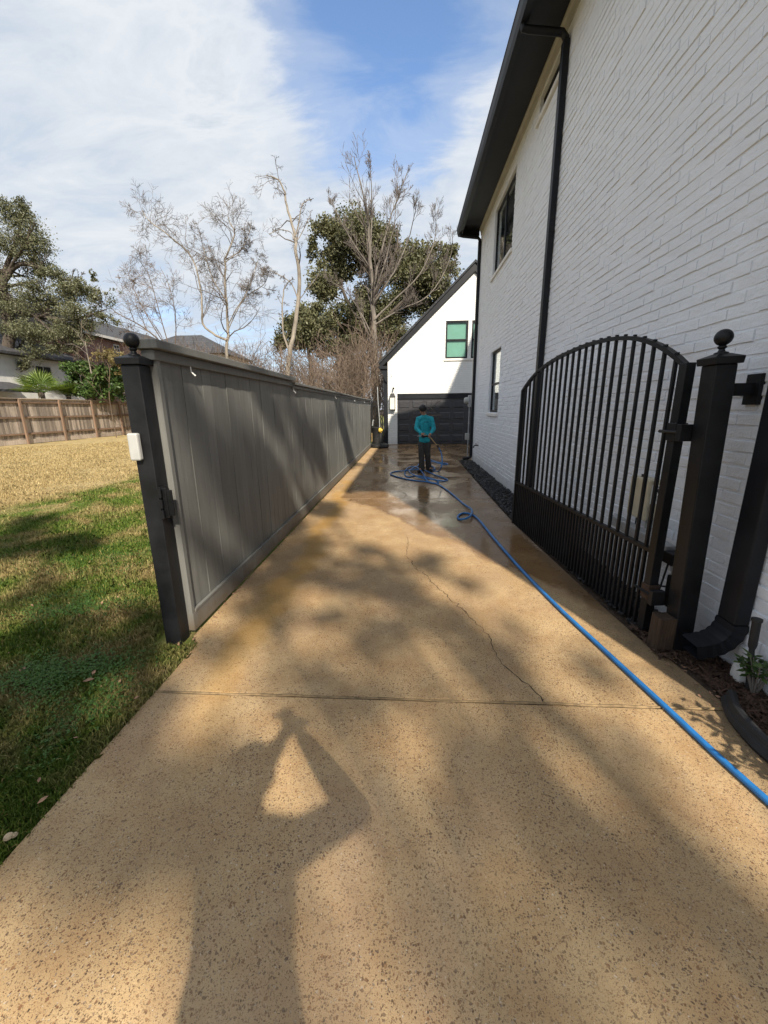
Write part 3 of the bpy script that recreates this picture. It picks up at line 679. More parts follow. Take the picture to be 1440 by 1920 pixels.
m.add([(p.x+x*0.8, p.y+y*1.1, -0.01) for x, y in base] + [(p.x+x*0.62, p.y+y, 0.10+0.03*math.sin(7*x+9*y)) for x, y in base], [(4, 3, 2, 1, 0), (5, 6, 7, 8, 9)] + [(i, (i+1) % 5, (i+1) % 5+5, i+5) for i in range(5)])
m.build('bed_stone', 'white_stone', None, bevel=0.008, label='chipped white stone block against the wall behind the pipe', category='stone')
def leafy(name, label, loc, nst, hgt, spread, leafsize, seed, cat='plant'):
    rg = random.Random(seed); t = thing(name, label, cat, loc=loc); lv = []
    st = MB()
    for i in range(nst):
        a = rg.uniform(0, 6.28); tip = Vector((math.cos(a)*spread*rg.uniform(.3, 1), math.sin(a)*spread*rg.uniform(.3, 1), hgt*rg.uniform(.6, 1)))
        path = [Vector((0, 0, 0)), tip*0.5+Vector((0, 0, hgt*.12)), tip]; st.tube(path, [0.006, 0.004, 0.002], 5)
        for j in range(10):
            c = path[1].lerp(tip, rg.uniform(0.0, 1.1)); b = rg.uniform(0, 6.28); d = Vector((math.cos(b), math.sin(b), rg.uniform(-.3, .6)))*leafsize*rg.uniform(.6, 1.1); s = d.cross(Vector((0, 0, 1))).normalized()*leafsize*0.22
            lv += [c, c+d*0.5+s, c+d, c+d*0.5-s]
    st.build('stem', 'bark_grey', t); link('foliage', mesh_np('foliage', np.array([tuple(v) for v in lv]), 4, 'bush_leaf', [rg.random() for _ in range(len(lv)//4)]), t)
    return t
p = gnd(1440, 1300)
leafy('bed_plant', 'green leafy plant beside the black pipe at the right border', (1.93, 2.02, 0.0), 9, 0.24, 0.11, 0.06, 5)
leafy('bed_plant', 'leafy shrub in the bed outside the frame, seen by its leaf shadow on the drive', (1.86, 1.22, 0.0), 22, 0.52, 0.30, 0.075, 8)

# ------------------------------------------------------------------ long grey fence on the left
fence = thing('grey_fence', 'long grey painted board privacy fence along the left of the drive', 'fence')
FX, FY0, FY1 = -1.575, 2.545, 17.2
rgf = random.Random(11)
y = FY0+0.035; PW = 0.1385
variants = []
for i in range(6):
    m = MB(); hw = PW/2-0.0015; t = 0.016
    zt = 1.90
    vs = []; k = 6
    for j in range(k+1):
        z = 0.10+(zt-0.10)*j/k; dx = rgf.uniform(-0.002, 0.002); dy = rgf.uniform(-0.0010, 0.0010); 
        vs += [(-t/2, -hw+dy, z), (t/2+dx, -hw+dy, z), (t/2+dx+rgf.uniform(-.0015, .0015), hw+dy*0.5, z), (-t/2, hw+dy*0.5, z)]
    fs = [(3, 2, 1, 0), (4*k, 4*k+1, 4*k+2, 4*k+3)] + [(4*a+b_, 4*a+(b_+1) % 4, 4*a+4+(b_+1) % 4, 4*a+4+b_) for a in range(k) for b_ in range(4)]
    m.add(vs, fs); variants.append(m.mesh('picket', 'grey_paint'))
while y < FY1:
    link('picket', variants[rgf.randrange(6)], fence, loc=(FX-0.012+rgf.uniform(-0.003, 0.003), y+PW/2, 0)); y += PW
MB().box(FX-0.028, FX-0.0225, FY0+0.01, FY1, 0.12, 1.93).build('backing_board', 'raw_pine', fence)
MB().box(FX-0.025, FX+0.020, FY0-0.004, FY0+0.034, 0.02, 1.90).build('end_board', 'grey_paint', fence)
MB().box(FX-0.03, FX+0.022, FY0-0.002, FY1, 0.015, 0.15).build('kick_board', 'grey_paint', fence, bevel=0.004)
MB().box(FX-0.0005, FX+0.026, FY0+0.036, FY1, 0.152, 0.172).build('kick_ledge', 'grey_paint', fence, bevel=0.003)
YS = 5.56
MB().box(FX-0.055, FX+0.028, FY0-0.03, YS, 1.885, 1.945).build('top_trim', 'grey_paint', fence, bevel=0.004)
MB().box(FX-0.085, FX+0.072, FY0-0.06, YS, 1.947, 2.0).build('cap_board', 'grey_paint', fence, bevel=0.005)
yy = YS+0.003
for i, dz in enumerate((0, .003, -.003, .004)):
    ye = min(FY1, yy+2.95)
    MB().box(FX-0.10, FX+0.026, yy, ye-0.003, 1.862+dz, 1.905+dz).build('top_trim', 'grey_paint', fence, bevel=0.004)
    MB().box(FX-0.14, FX+0.060+0.002*i, yy, ye-0.003, 1.907+dz, 1.940+dz).build('cap_board', 'grey_paint', fence, bevel=0.005)
    yy = ye
for yq in (3.2, 6.0, 9.0, 12.0, 15.0, 17.1): MB().box(FX-0.125, FX-0.036, yq-0.045, yq+0.045, -0.1, 1.86).build('post', 'weathered_post', fence)
for yq in (2.94, 5.60, 8.80, 11.9, 14.6):
    z0 = 1.885 if yq < YS else 1.862
    MB().tube([(FX+0.022, yq, z0+0.004), (FX+0.024, yq, z0-0.035), (FX+0.050, yq+0.006, z0-0.062)], [0.0045, 0.0045, 0.0065], 8).build('light_hook', 'white_plastic', fence, True)

# ------------------------------------------------------------------ gate posts
def gate_post(label, cx, cy, hw, ztop, lean, face_hinge=None):
    t = thing('gate_post', label, 'post', 'black gate posts', loc=(cx, cy, 0)); t.rotation_euler.y = lean
    MB().box(-hw, hw, -hw, hw, -0.08, ztop-0.045).build('shaft', 'black_metal', t, bevel=0.006)
    MB().add([(-hw-.016, -hw-.016, ztop-.045), (hw+.016, -hw-.016, ztop-.045), (hw+.016, hw+.016, ztop-.045), (-hw-.016, hw+.016, ztop-.045), (-hw-.020, -hw-.020, ztop-.008), (hw+.020, -hw-.020, ztop-.008), (hw+.020, hw+.020, ztop-.008), (-hw-.020, hw+.020, ztop-.008), (-.03, -.03, ztop+.012), (.03, -.03, ztop+.012), (.03, .03, ztop+.012), (-.03, .03, ztop+.012)],
             [(3, 2, 1, 0), (0, 1, 5, 4), (1, 2, 6, 5), (2, 3, 7, 6), (3, 0, 4, 7), (4, 5, 9, 8), (5, 6, 10, 9), (6, 7, 11, 10), (7, 4, 8, 11), (8, 9, 10, 11)]).build('cap', 'black_metal', t, bevel=0.003)
    R = 0.044; prof = [(0.036, ztop+.010), (0.034, ztop+.018), (0.018, ztop+.024), (0.014, ztop+.036), (0.022, ztop+.044), (0.022, ztop+.050), (0.016, ztop+.056)]
    for i in range(1, 13):
        a = -math.pi/2 + math.pi*(0.12+0.88*i/12); prof.append((max(0.001, R*math.cos(a)), ztop+.055+R*0.95+R*math.sin(a)))
    MB().lathe(prof, (0, 0, 0), 24).build('finial', 'black_metal', t, True)
    return t
lp = gate_post('black metal post with ball finial at the end of the grey fence', -1.648, 2.475, 0.057, 1.895, 0.0)
# hinge plate on the fence-side corner
hg = MB().box(0.0585, 0.068, -0.055, 0.035, 0.90, 1.11).box(0.0685, 0.100, -0.045, -0.035, 0.905, 1.105).build('hinge', 'black_metal', lp, bevel=0.003)
for k in range(3): MB().tube([(0.070, -0.062, 0.905+0.07*k), (0.070, -0.062, 0.96+0.07*k)], 0.011, 10).build('knuckle', 'black_metal', hg, True)
MB().box(0.101, 0.135, -0.042, -0.032, 0.92, 1.09).build('leaf_plate', 'black_metal', hg, bevel=0.002)
MB().box(-1.712, -1.646, 2.378, 2.4165, 1.285, 1.452).build('sensor_box', 'grey_plastic', None, bevel=0.010, label='small grey plastic box fixed to the left black gate post', category='box')
rp = gate_post('black metal post with ball finial at the hinge of the arched gate', 1.800, 2.48, 0.058, 1.845, math.radians(-1.9))

# ------------------------------------------------------------------ arched driveway gate, standing open along the house
A, B = Vector((1.452, 5.38, 0)), Vector((1.690, 2.66, 0))       # free end, hinge end
GL = (B-A).length
gate = thing('driveway_gate', 'arched black metal driveway gate standing open beside the house wall', 'gate', loc=A, rz=math.atan2((B-A).y, (B-A).x))
# local x runs from the free end (0) to the hinge end (GL); arch through measured heights
tops = [(0.0, 1.775), (0.55, 2.0), (1.20, 2.09), (1.84, 2.10), (2.42, 1.975), (GL, 1.80)]
c = np.polyfit([t[0] for t in tops], [t[1] for t in tops], 4); arch = lambda x: float(np.polyval(c, x))
ap = [(GL*i/28, 0, arch(GL*i/28)) for i in range(29)]
ar = MB()
for i in range(28): ar.bar(ap[i], (ap[i+1][0], 0, ap[i+1][2]), 0.040, 0.028, (0, 0, 1))
ar.build('arch_rail', 'black_metal', gate)
MB().box(-0.012, 0.028, -0.022, 0.022, 0.04, arch(0)+0.012).build('stile', 'black_metal', gate, bevel=0.003)
MB().box(GL-0.042, GL+0.022, -0.030, 0.030, 0.04, arch(GL)+0.03).build('stile', 'black_metal', gate, bevel=0.003)
MB().box(0.0285, GL-0.0425, -0.020, 0.020, 0.60, 0.628).build('mid_rail', 'black_metal', gate, bevel=0.002)
MB().box(0.0285, GL-0.0425, 0.0115, 0.040, 0.085, 0.125).build('bottom_rail', 'black_metal', gate, bevel=0.002)
NB = 23; sp = GL/(NB+1)
for i in range(1, NB+1):
    x = sp*i
    MB().box(x-0.0105, x+0.0105, -0.0105, 0.0105, 0.035, arch(x)+0.026).build('bar', 'black_metal', gate, bevel=0.002)
for i in range(NB+1):
    x = sp*(i+0.5)
    MB().box(x-0.0105, x+0.0105, -0.0105, 0.0105, 0.035, 0.598).build('short_bar', 'black_metal', gate, bevel=0.002)
for z in (1.42, 0.33):
    hg = MB().box(GL-0.05, GL+0.03, -0.038, 0.038, z-0.055, z+0.055).build('hinge', 'black_metal' if z > 1 else 'rust', gate, bevel=0.004)
    MB().tube([(GL-0.10, -0.045, z), (GL+0.10, -0.045, z+0.002)], 0.010, 8).build('bolt', 'black_metal', hg, True)
    MB().box(GL+0.075, GL+0.115, -0.07, 0.02, z-0.05, z+0.05).build('strap_plate', 'black_metal', hg, bevel=0.003)
# gate opener, control box, cables
op = thing('gate_opener', 'grey gate opener arm behind the lower bars of the arched gate', 'opener')
MB().bar((1.83, 3.55, 0.61), (1.845, 2.76, 0.585), 0.075, 0.085).build('arm_housing', 'galv', op, bevel=0.008)
MB().box(1.79, 1.885, 2.655, 2.755, 0.52, 0.60).build('bracket', 'black_metal', op, bevel=0.004)
MB().box(1.80, 1.87, 2.63, 2.69, 0.22, 0.45).build('motor', 'black_metal', op, bevel=0.01)
MB().tube([(1.835, 2.70, 0.52), (1.835, 2.66, 0.44)], 0.02, 8).build('pivot', 'galv', op, True)
for i, (a, b_) in enumerate((((1.86, 3.0, 0.56), (1.83, 2.68, 0.36)), ((1.88, 2.9, 0.55), (1.80, 2.7, 0.24)), ((1.84, 2.75, 0.54), (1.76, 2.66, 0.30)))):
    a, b_ = Vector(a), Vector(b_); MB().tube(spline([a, a.lerp(b_, .4)+Vector((0, 0.03, -0.10)), a.lerp(b_, .7)+Vector((-.03, 0, -0.09)), b_], 5), 0.0065, 6).build('cable', 'black_rubber', op, True)
cb = thing('control_box', 'beige control box with warning label on the wall behind the gate', 'box')
bx0, bx1 = 1.865, 1.987
MB().box(bx0+0.035, bx1, 3.175, 3.42, 0.70, 1.02).build('base', 'beige_plastic', cb, bevel=0.014)
MB().box(bx0, bx0+0.034, 3.165, 3.43, 0.692, 1.028).build('cover', 'beige_plastic', cb, bevel=0.016)
MB().box(bx0+0.03, bx1-0.012, 3.1705, 3.1745, 0.835, 0.985).build('label_sheet', 'paper', cb)
lb = MB()
lb.box(bx0+0.048, bx1-0.030, 3.1685, 3.1702, 0.966, 0.972)
lb.prism([(bx0+0.052, 0.945), (bx0+0.058, 0.928), (bx0+0.068, 0.918), (bx0+0.074, 0.930), (bx0+0.085, 0.915), (bx0+0.086, 0.955), (bx0+0.076, 0.955), (bx0+0.068, 0.940)], 'y', 3.1685, 3.1702)
for k in range(4): lb.box(bx0+0.044, bx1-0.03-0.01*(k % 2), 3.1685, 3.1702, 0.895-0.012*k, 0.898-0.012*k)
lb.build('label_print', 'ink', cb)
MB().box(bx0+0.05, bx0+0.072, 3.168, 3.1745, 0.715, 0.737).build('key_lock', 'ink', cb)
MB().box(bx0+0.06, bx0+0.10, 3.20, 3.24, 0.62, 0.699).build('conduit', 'grey_plastic', cb)
MB().tube([(bx0+0.02, 3.30, 0.69), (bx0+0.018, 3.30, 0.58)], 0.005, 6).build('cable', 'black_rubber', cb)
MB().tube([(bx0+0.02, 3.30, 1.028), (bx0+0.02, 3.30, 1.05)], 0.009, 8).build('antenna', 'ink', cb)
st = MB(); ring = [(0.06*math.cos(a)*(1+.15*rnd.uniform(-1, 1)), 0.06*math.sin(a)*(1+.15*rnd.uniform(-1, 1))) for a in [i*2*math.pi/14 for i in range(14)]]
ring = [(max(-.055, min(.055, x*1.25)), max(-.055, min(.055, y*1.25))) for x, y in ring]
vs = [(1.700+x, 2.475+y, -0.05) for x, y in ring] + [(1.700+x*0.97, 2.475+y*0.97, 0.245+0.006*rnd.uniform(-1, 1)) for x, y in ring]
st.add(vs, [tuple(range(14))[::-1], tuple(range(14, 28))] + [(i, (i+1) % 14, (i+1) % 14+14, i+14) for i in range(14)])
so_ = st.build('wood_stump', 'stump_wood', None, label='short weathered wooden stump between gate and black post', category='stump'); so_.location.x = -0.015
pa, pb = atY(1380, 790, 2.66), atY(1327, 1175, 2.66)
MB().bar(pa, pb, 0.055, 0.022, (0, 1, 0)).build('loose_board', 'board_wood', None, label='brown wooden board standing between the gate post and the wall', category='board')

# ------------------------------------------------------------------ garage at the end of the drive
gar = thing('brick_garage', 'white painted brick garage with steep gable at the end of the drive', 'garage')
GY, GX0, GXR, GZE, GZR = 18.6, -0.90, 2.72, 3.62, 6.98
GX1 = 2*GXR-GX0
DX0, DX1, DZ = -0.48, 4.40, 2.22
wz = lambda x: GZE + (GZR-GZE)*(1-abs(x-GXR)/(GXR-GX0))
WNS = [(1.60, 2.55, 3.66, 5.17), (2.70, 3.65, 3.66, 5.17)]
mb = MB(); xsb = sorted({GX0, GX1, DX0, DX1, GXR} | {v for w in WNS for v in w[:2]})
for xa, xb in zip(xsb[:-1], xsb[1:]):
    cuts = []
    if DX0 <= xa and xb <= DX1: cuts.append((-0.1, DZ))
    for w in WNS:
        if w[0] <= xa and xb <= w[1]: cuts.append(w[2:])
    lo = -0.06
    for c0, c1 in sorted(cuts):
        if c0 > lo: mb.box(xa, xb, GY, GY+0.18, lo, c0)
        lo = c1
    mb.prism([(xa, lo), (xb, lo), (xb, wz(xb)), (xa, wz(xa))], 'y', GY, GY+0.18)
mb.box(GX0, GX0+0.18, GY+0.182, GY+7.5, -0.06, GZE-0.02).box(GX1-0.18, GX1, GY+0.182, GY+7.5, -0.06, GZE-0.02)
mb.build('wall', 'brick_white_far', gar)
dr = MB().box(DX0+.002, DX1-.002, GY+0.10, GY+0.14, -0.02, DZ-0.002).build('garage_door', 'garage_door', gar)
MB().box(DX0+.002, DX1-.002, GY+0.03, GY+0.098, DZ-0.22, DZ-0.002).build('lintel_trim', 'black_trim', dr)
nrow, ncol = 4, 8; ph = (DZ-0.22)/nrow; pw = (DX1-DX0)/ncol
for r in range(nrow):
    MB().box(DX0+.004, DX1-.004, GY+0.075, GY+0.099, r*ph+0.006, (r+1)*ph-0.006).build('door_section', 'garage_door', dr, bevel=0.004)
    for k in range(ncol):
        x0_, z0_ = DX0+k*pw+0.07, r*ph+0.10; x1_, z1_ = x0_+pw-0.14, (r+1)*ph-0.10
        e = 0.03
        MB().add([(x0_, GY+.0745, z0_), (x1_, GY+.0745, z0_), (x1_, GY+.0745, z1_), (x0_, GY+.0745, z1_), (x0_+e, GY+.052, z0_+e), (x1_-e, GY+.052, z0_+e), (x1_-e, GY+.052, z1_-e), (x0_+e, GY+.052, z1_-e)],
                 [(4, 5, 6, 7), (0, 1, 5, 4), (1, 2, 6, 5), (2, 3, 7, 6), (3, 0, 4, 7)]).build('door_panel', 'garage_door', dr)
for w in WNS:
    x0_, x1_, z0_, z1_ = w; f = 0.07; ya, yb = GY+0.03, GY+0.10; zm = (z0_+z1_)/2
    wn = MB().box(x0_+.002, x0_+f, ya, yb, z0_+.002, z1_-.002).box(x1_-f, x1_-.002, ya, yb, z0_+.002, z1_-.002).box(x0_+f, x1_-f, ya, yb, z0_+.002, z0_+f).box(x0_+f, x1_-f, ya, yb, z1_-f, z1_-.002).box(x0_+f, x1_-f, ya+.004, yb-.004, zm-.03, zm+.03).build('window', 'black_trim', gar)
    for za, zb in ((z0_+f, zm-.03), (zm+.03, z1_-f)): MB().box(x0_+f, x1_-f, ya+.03, ya+.036, za, zb).build('pane', 'pane_glass', wn)
    MB().box(x0_+.01, x1_-.01, yb+.01, yb+.016, z0_+.01, z1_-.01).build('blind', 'blind_green', wn)
    MB().box(x0_-.05, x1_+.05, GY-0.05, GY+.028, z0_-.09, z0_-.004).build('sill', 'sill_white', wn, bevel=0.006)
rise = (GZR-GZE)/(GXR-GX0); OV = 0.36
def rake(side):
    ex = GX0-OV if side < 0 else GX1+OV; ez = GZE-OV*rise
    up = 0.20
    MB().prism([(ex, ez-0.02), (GXR, GZR+0.02), (GXR, GZR+0.34), (ex, ez+0.20)], 'y', GY-0.10, GY-0.012).build('rake_board', 'black_trim', gar)
    MB().prism([(ex-side*-0.0, ez+0.202), (GXR, GZR+0.342), (GXR, GZR+0.44), (ex+side*0.06, ez+0.26)], 'y', GY-0.16, GY+7.7).build('roof', 'roof_black', gar)
rake(-1); rake(1)
ex, ez = GX0-OV, GZE-OV*rise
MB().prism([(ex-.03, ez+0.10), (GX0-0.012, ez+0.10), (GX0-0.012, ez-0.02), (ex+0.02, ez-0.02), (ex-0.03, ez+0.02)], 'y', GY-0.13, GY+0.3).build('eave_box', 'black_trim', gar, bevel=0.006)
MB().prism([(ex+0.03, ez-0.022), (GX0-0.012, ez-0.022), (GX0-0.012, ez-0.6), (GX0-0.13, ez-0.5), (GX0-0.2, ez-0.3)], 'y', GY-0.06, GY+0.12).build('eave_bracket', 'black_trim', gar)
MB().box(GX0-0.20, GX0-0.006, GY+0.03, GY+0.16, 0.0, ez-0.4).build('corner_strip', 'black_trim', gar)  # plain black upright box at the left corner under the eave
# lantern, camera, meters
ln = thing('wall_lantern', 'tall glass wall lantern beside the garage door', 'lantern')
lx, lz0, lz1 = -0.695, 1.55, 2.24
MB().box(lx-0.075, lx+0.075, GY-0.016, GY-0.002, lz0+0.05, lz1-0.06).build('back_plate', 'black_metal', ln)
fr = MB()
for sx_ in (-1, 1):
    for sy_ in (-0.20, -0.03): fr.box(lx+sx_*0.115-0.009, lx+sx_*0.115+0.009, GY+sy_-0.009, GY+sy_+0.009, lz0, lz1-0.16)
fr.box(lx-0.128, lx+0.128, GY-0.215, GY-0.018, lz0-0.02, lz0)
fr.build('frame', 'black_metal', ln)
MB().box(lx-0.105, lx+0.105, GY-0.192, GY-0.038, lz0+.004, lz1-0.165).build('glass', 'lamp_glass', ln)
MB().add([(lx-.14, GY-.225, lz1-.16), (lx+.14, GY-.225, lz1-.16), (lx+.14, GY-.018, lz1-.16), (lx-.14, GY-.018, lz1-.16), (lx-.07, GY-.17, lz1), (lx+.07, GY-.17, lz1), (lx+.07, GY-.05, lz1), (lx-.07, GY-.05, lz1)], [(3, 2, 1, 0), (4, 5, 6, 7), (0, 1, 5, 4), (1, 2, 6, 5), (2, 3, 7, 6), (3, 0, 4, 7)]).build('hood', 'black_metal', ln)
sc = thing('security_camera', 'tiny dark camera on the wall above the lantern', 'camera')
MB().lathe([(0.03, 0), (0.03, 0.02)], (-0.667, GY-0.04, 2.42), 12).build('mount', 'black_metal', sc)
MB().tube([(-0.667, GY-0.002, 2.45), (-0.66, GY-0.07, 2.46), (-0.64, GY-0.16, 2.44)], [0.02, 0.035, 0.04], 10).build('body', 'black_metal', sc, True)
em = thing('electric_meter', 'grey electricity meter with round dial box at the right of the garage door', 'meter')
my = 13.05
pm = lambda x, y_: atY(x, y_, my)
a_, b_ = pm(868, 741), pm(881, 763)
MB().box(b_.x-0.04, b_.x+0.10, my, my+0.22, b_.z, a_.z).build('mount_box', 'galv', em, bevel=0.01)
cz_ = (a_.z+b_.z)/2+0.02
MB().tube([(b_.x-0.041, my+0.11, cz_), (b_.x-0.10, my+0.11, cz_), (b_.x-0.16, my+0.11, cz_), (b_.x-0.175, my+0.11, cz_)], [0.10, 0.10, 0.085, 0.05], 18).build('dial', 'grey_plastic', em, True)
MB().box(b_.x+0.101, WX+0.5, my+0.05, my+0.2, 0.6, 3.0).build('backing_panel', 'brick_white', em) if False else None
jb = pm(876, 818)
MB().box(jb.x-0.06, jb.x+0.06, my, my+0.10, jb.z-0.11, jb.z+0.09).build('junction_box', 'grey_plastic', None, bevel=0.008, label='small grey box low beside the far downspout', category='box')
MB().box(jb.x+0.02, jb.x+0.05, my+0.03, my+0.07, -0.02, b_.z).build('conduit', 'galv', em)

# ------------------------------------------------------------------ iron fence and machine by the garage corner
irf = thing('iron_fence', 'short run of black iron railing between grey fence and garage', 'fence')
ix0, ix1, iy = -1.60, -1.12, 18.45
for z in (1.86, 1.72, 0.18): MB().box(ix0, ix1, iy-0.018, iy+0.018, z-0.018, z+0.018).build('rail', 'black_metal', irf)
for i in range(7):
    x = ix0+0.03+i*(ix1-ix0-0.06)/6
    MB().box(x-0.010, x+0.010, iy-0.010, iy+0.010, 0.02, 1.84).build('bar', 'black_metal', irf) if False else MB().box(x-0.010, x+0.010, iy-0.030, iy-0.0185, 0.02, 1.96).build('bar', 'black_metal', irf)
MB().box(ix0-0.05, ix0-0.002, iy-0.03, iy+0.03, -0.05, 2.0).build('post', 'black_metal', irf)
fsx, fsy = -1.20, 17.05
fm = thing('floor_scrubber', 'black round floor cleaning machine standing at the end of the grey fence', 'machine', loc=(fsx, fsy, 0))
MB().lathe([(0.37, 0.01), (0.40, 0.03), (0.40, 0.09), (0.385, 0.13), (0.30, 0.165), (0.12, 0.19), (0.05, 0.20)], (0, 0, 0), 32).build('deck', 'black_rubber', fm, True)
MB().lathe([(0.20, 0.17), (0.215, 0.30), (0.225, 0.78), (0.24, 0.80), (0.24, 0.83), (0.05, 0.84)], (-0.09, 0.03, 0), 24).build('tank', 'black_rubber', fm, True)
MB().tube([(0.05, -0.10, 0.18), (0.06, -0.10, 0.62)], 0.095, 14).build('motor', 'black_rubber', fm, True)
MB().tube([(0.02, -0.04, 0.84), (0.015, -0.05, 1.20), (-0.03, -0.04, 1.8), (-0.05, 0.0, 2.45)], [0.02, 0.02, 0.018, 0.016], 10).build('wand', 'galv', fm, True)
MB().tube([(0.02, -0.17, 0.72), (0.10, -0.19, 0.72)], 0.10, 16).tube([(0.10, -0.19, 0.72), (0.15, -0.195, 0.72)], 0.05, 12).build('valve', 'yellow_plastic', fm, True)
MB().tube([(-0.30, 0.0, 0.25), (-0.30, -0.02, 0.6)], 0.05, 10).build('hose_roll', 'brass', fm, True)
MB().tube([(0.14, 0.02, 0.15), (0.25, 0.02, 0.5), (0.24, 0.02, 0.80), (0.14, 0.02, 0.82)], 0.013, 8).build('handle', 'black_metal', fm, True)
MB().tube([(-0.28, -0.02, 0.9), (-0.25, -0.03, 1.10), (-0.22, -0.03, 1.14)], 0.028, 8).build('coupling', 'galv', fm, True)

# ------------------------------------------------------------------ people: blended limbs, remeshed to one skin
def capsule(m, a, b, r0, r1, flat=1.0, k=14):
    a, b = Vector(a), Vector(b); L = (b-a).length; d = (b-a)/max(L, 1e-6)
    nx_ = d.cross(Vector((0, 1, 0)));  nx_ = nx_.normalized() if nx_.length > 1e-3 else d.orthogonal().normalized()
    ny = d.cross(nx_); rings = []
    for i in range(6): 
        t = -math.pi/2 + (math.pi/2)*i/5; rings.append((a + d*(r0*math.sin(t)), max(1e-4, r0*math.cos(t))))
    for i in range(6):
        t = (math.pi/2)*i/5; rings.append((b + d*(r1*math.sin(t)), max(1e-4, r1*math.cos(t))))
    vs = [c_ + nx_*(r*math.cos(2*math.pi*j/k)) + ny*(r*flat*math.sin(2*math.pi*j/k)) for c_, r in rings for j in range(k)]
    n_ = len(rings)
    m.add(vs, [(i*k+j, i*k+(j+1) % k, (i+1)*k+(j+1) % k, (i+1)*k+j) for i in range(n_-1) for j in range(k)] + [tuple(range(k))[::-1], tuple((n_-1)*k+j for j in range(k))])
def skin(name, bones, mat, parent, voxel=0.010, smooth=4, **tags):
    m = MB()
    for b in bones: capsule(m, *b)
    o = m.build(name+'_tmp', mat)
    md = o.modifiers.new('r', 'REMESH'); md.mode = 'VOXEL'; md.voxel_size = voxel; md.use_smooth_shade = True
    ms_ = o.modifiers.new('s', 'SMOOTH'); ms_.iterations = smooth; ms_.factor = 0.5
    dg = bpy.context.evaluated_depsgraph_get(); me = bpy.data.meshes.new_from_object(o.evaluated_get(dg)); me.name = name
    bpy.data.objects.remove(o)
    if not me.materials: me.materials.append(MATS[mat])
    return link(name, me, parent, **tags)
def hand(wrist, direc, palm_side, curl, thumb_side):
    """palm, four bent fingers of unequal length and a thumb leaving the side of the palm"""
    w = Vector(wrist); d = Vector(direc).normalized(); s = Vector(thumb_side); s = (s-d*s.dot(d)).normalized(); pn = Vector(palm_side); pn = (pn-d*pn.dot(d)-s*pn.dot(s)).normalized()
    out = [(w, w+d*0.03, 0.026, 0.028, 0.8)]
    for i in range(4):
        off = s*(0.030-0.020*i); L = (0.068, 0.078, 0.072, 0.056)[i]
        k = w+d*0.085+off; out.append((w+d*0.02+off*0.6, k, 0.015, 0.0115, 1))
        d1 = (d*math.cos(curl)+pn*math.sin(curl)); k2 = k+d1*L*0.5; d2 = (d*math.cos(curl*2.1)+pn*math.sin(curl*2.1)); k3 = k2+d2*L*0.5
        out += [(k, k2, 0.0100, 0.0092, 1), (k2, k3, 0.0092, 0.0078, 1)]
    t0 = w+d*0.025+s*0.028; t1 = t0+(s*0.7+d*0.6+pn*0.3).normalized()*0.038; t2 = t1+(d*0.9+pn*0.6).normalized()*0.030
    return out + [(t0, t1, 0.0125, 0.0105, 1), (t1, t2, 0.0105, 0.0085, 1)]
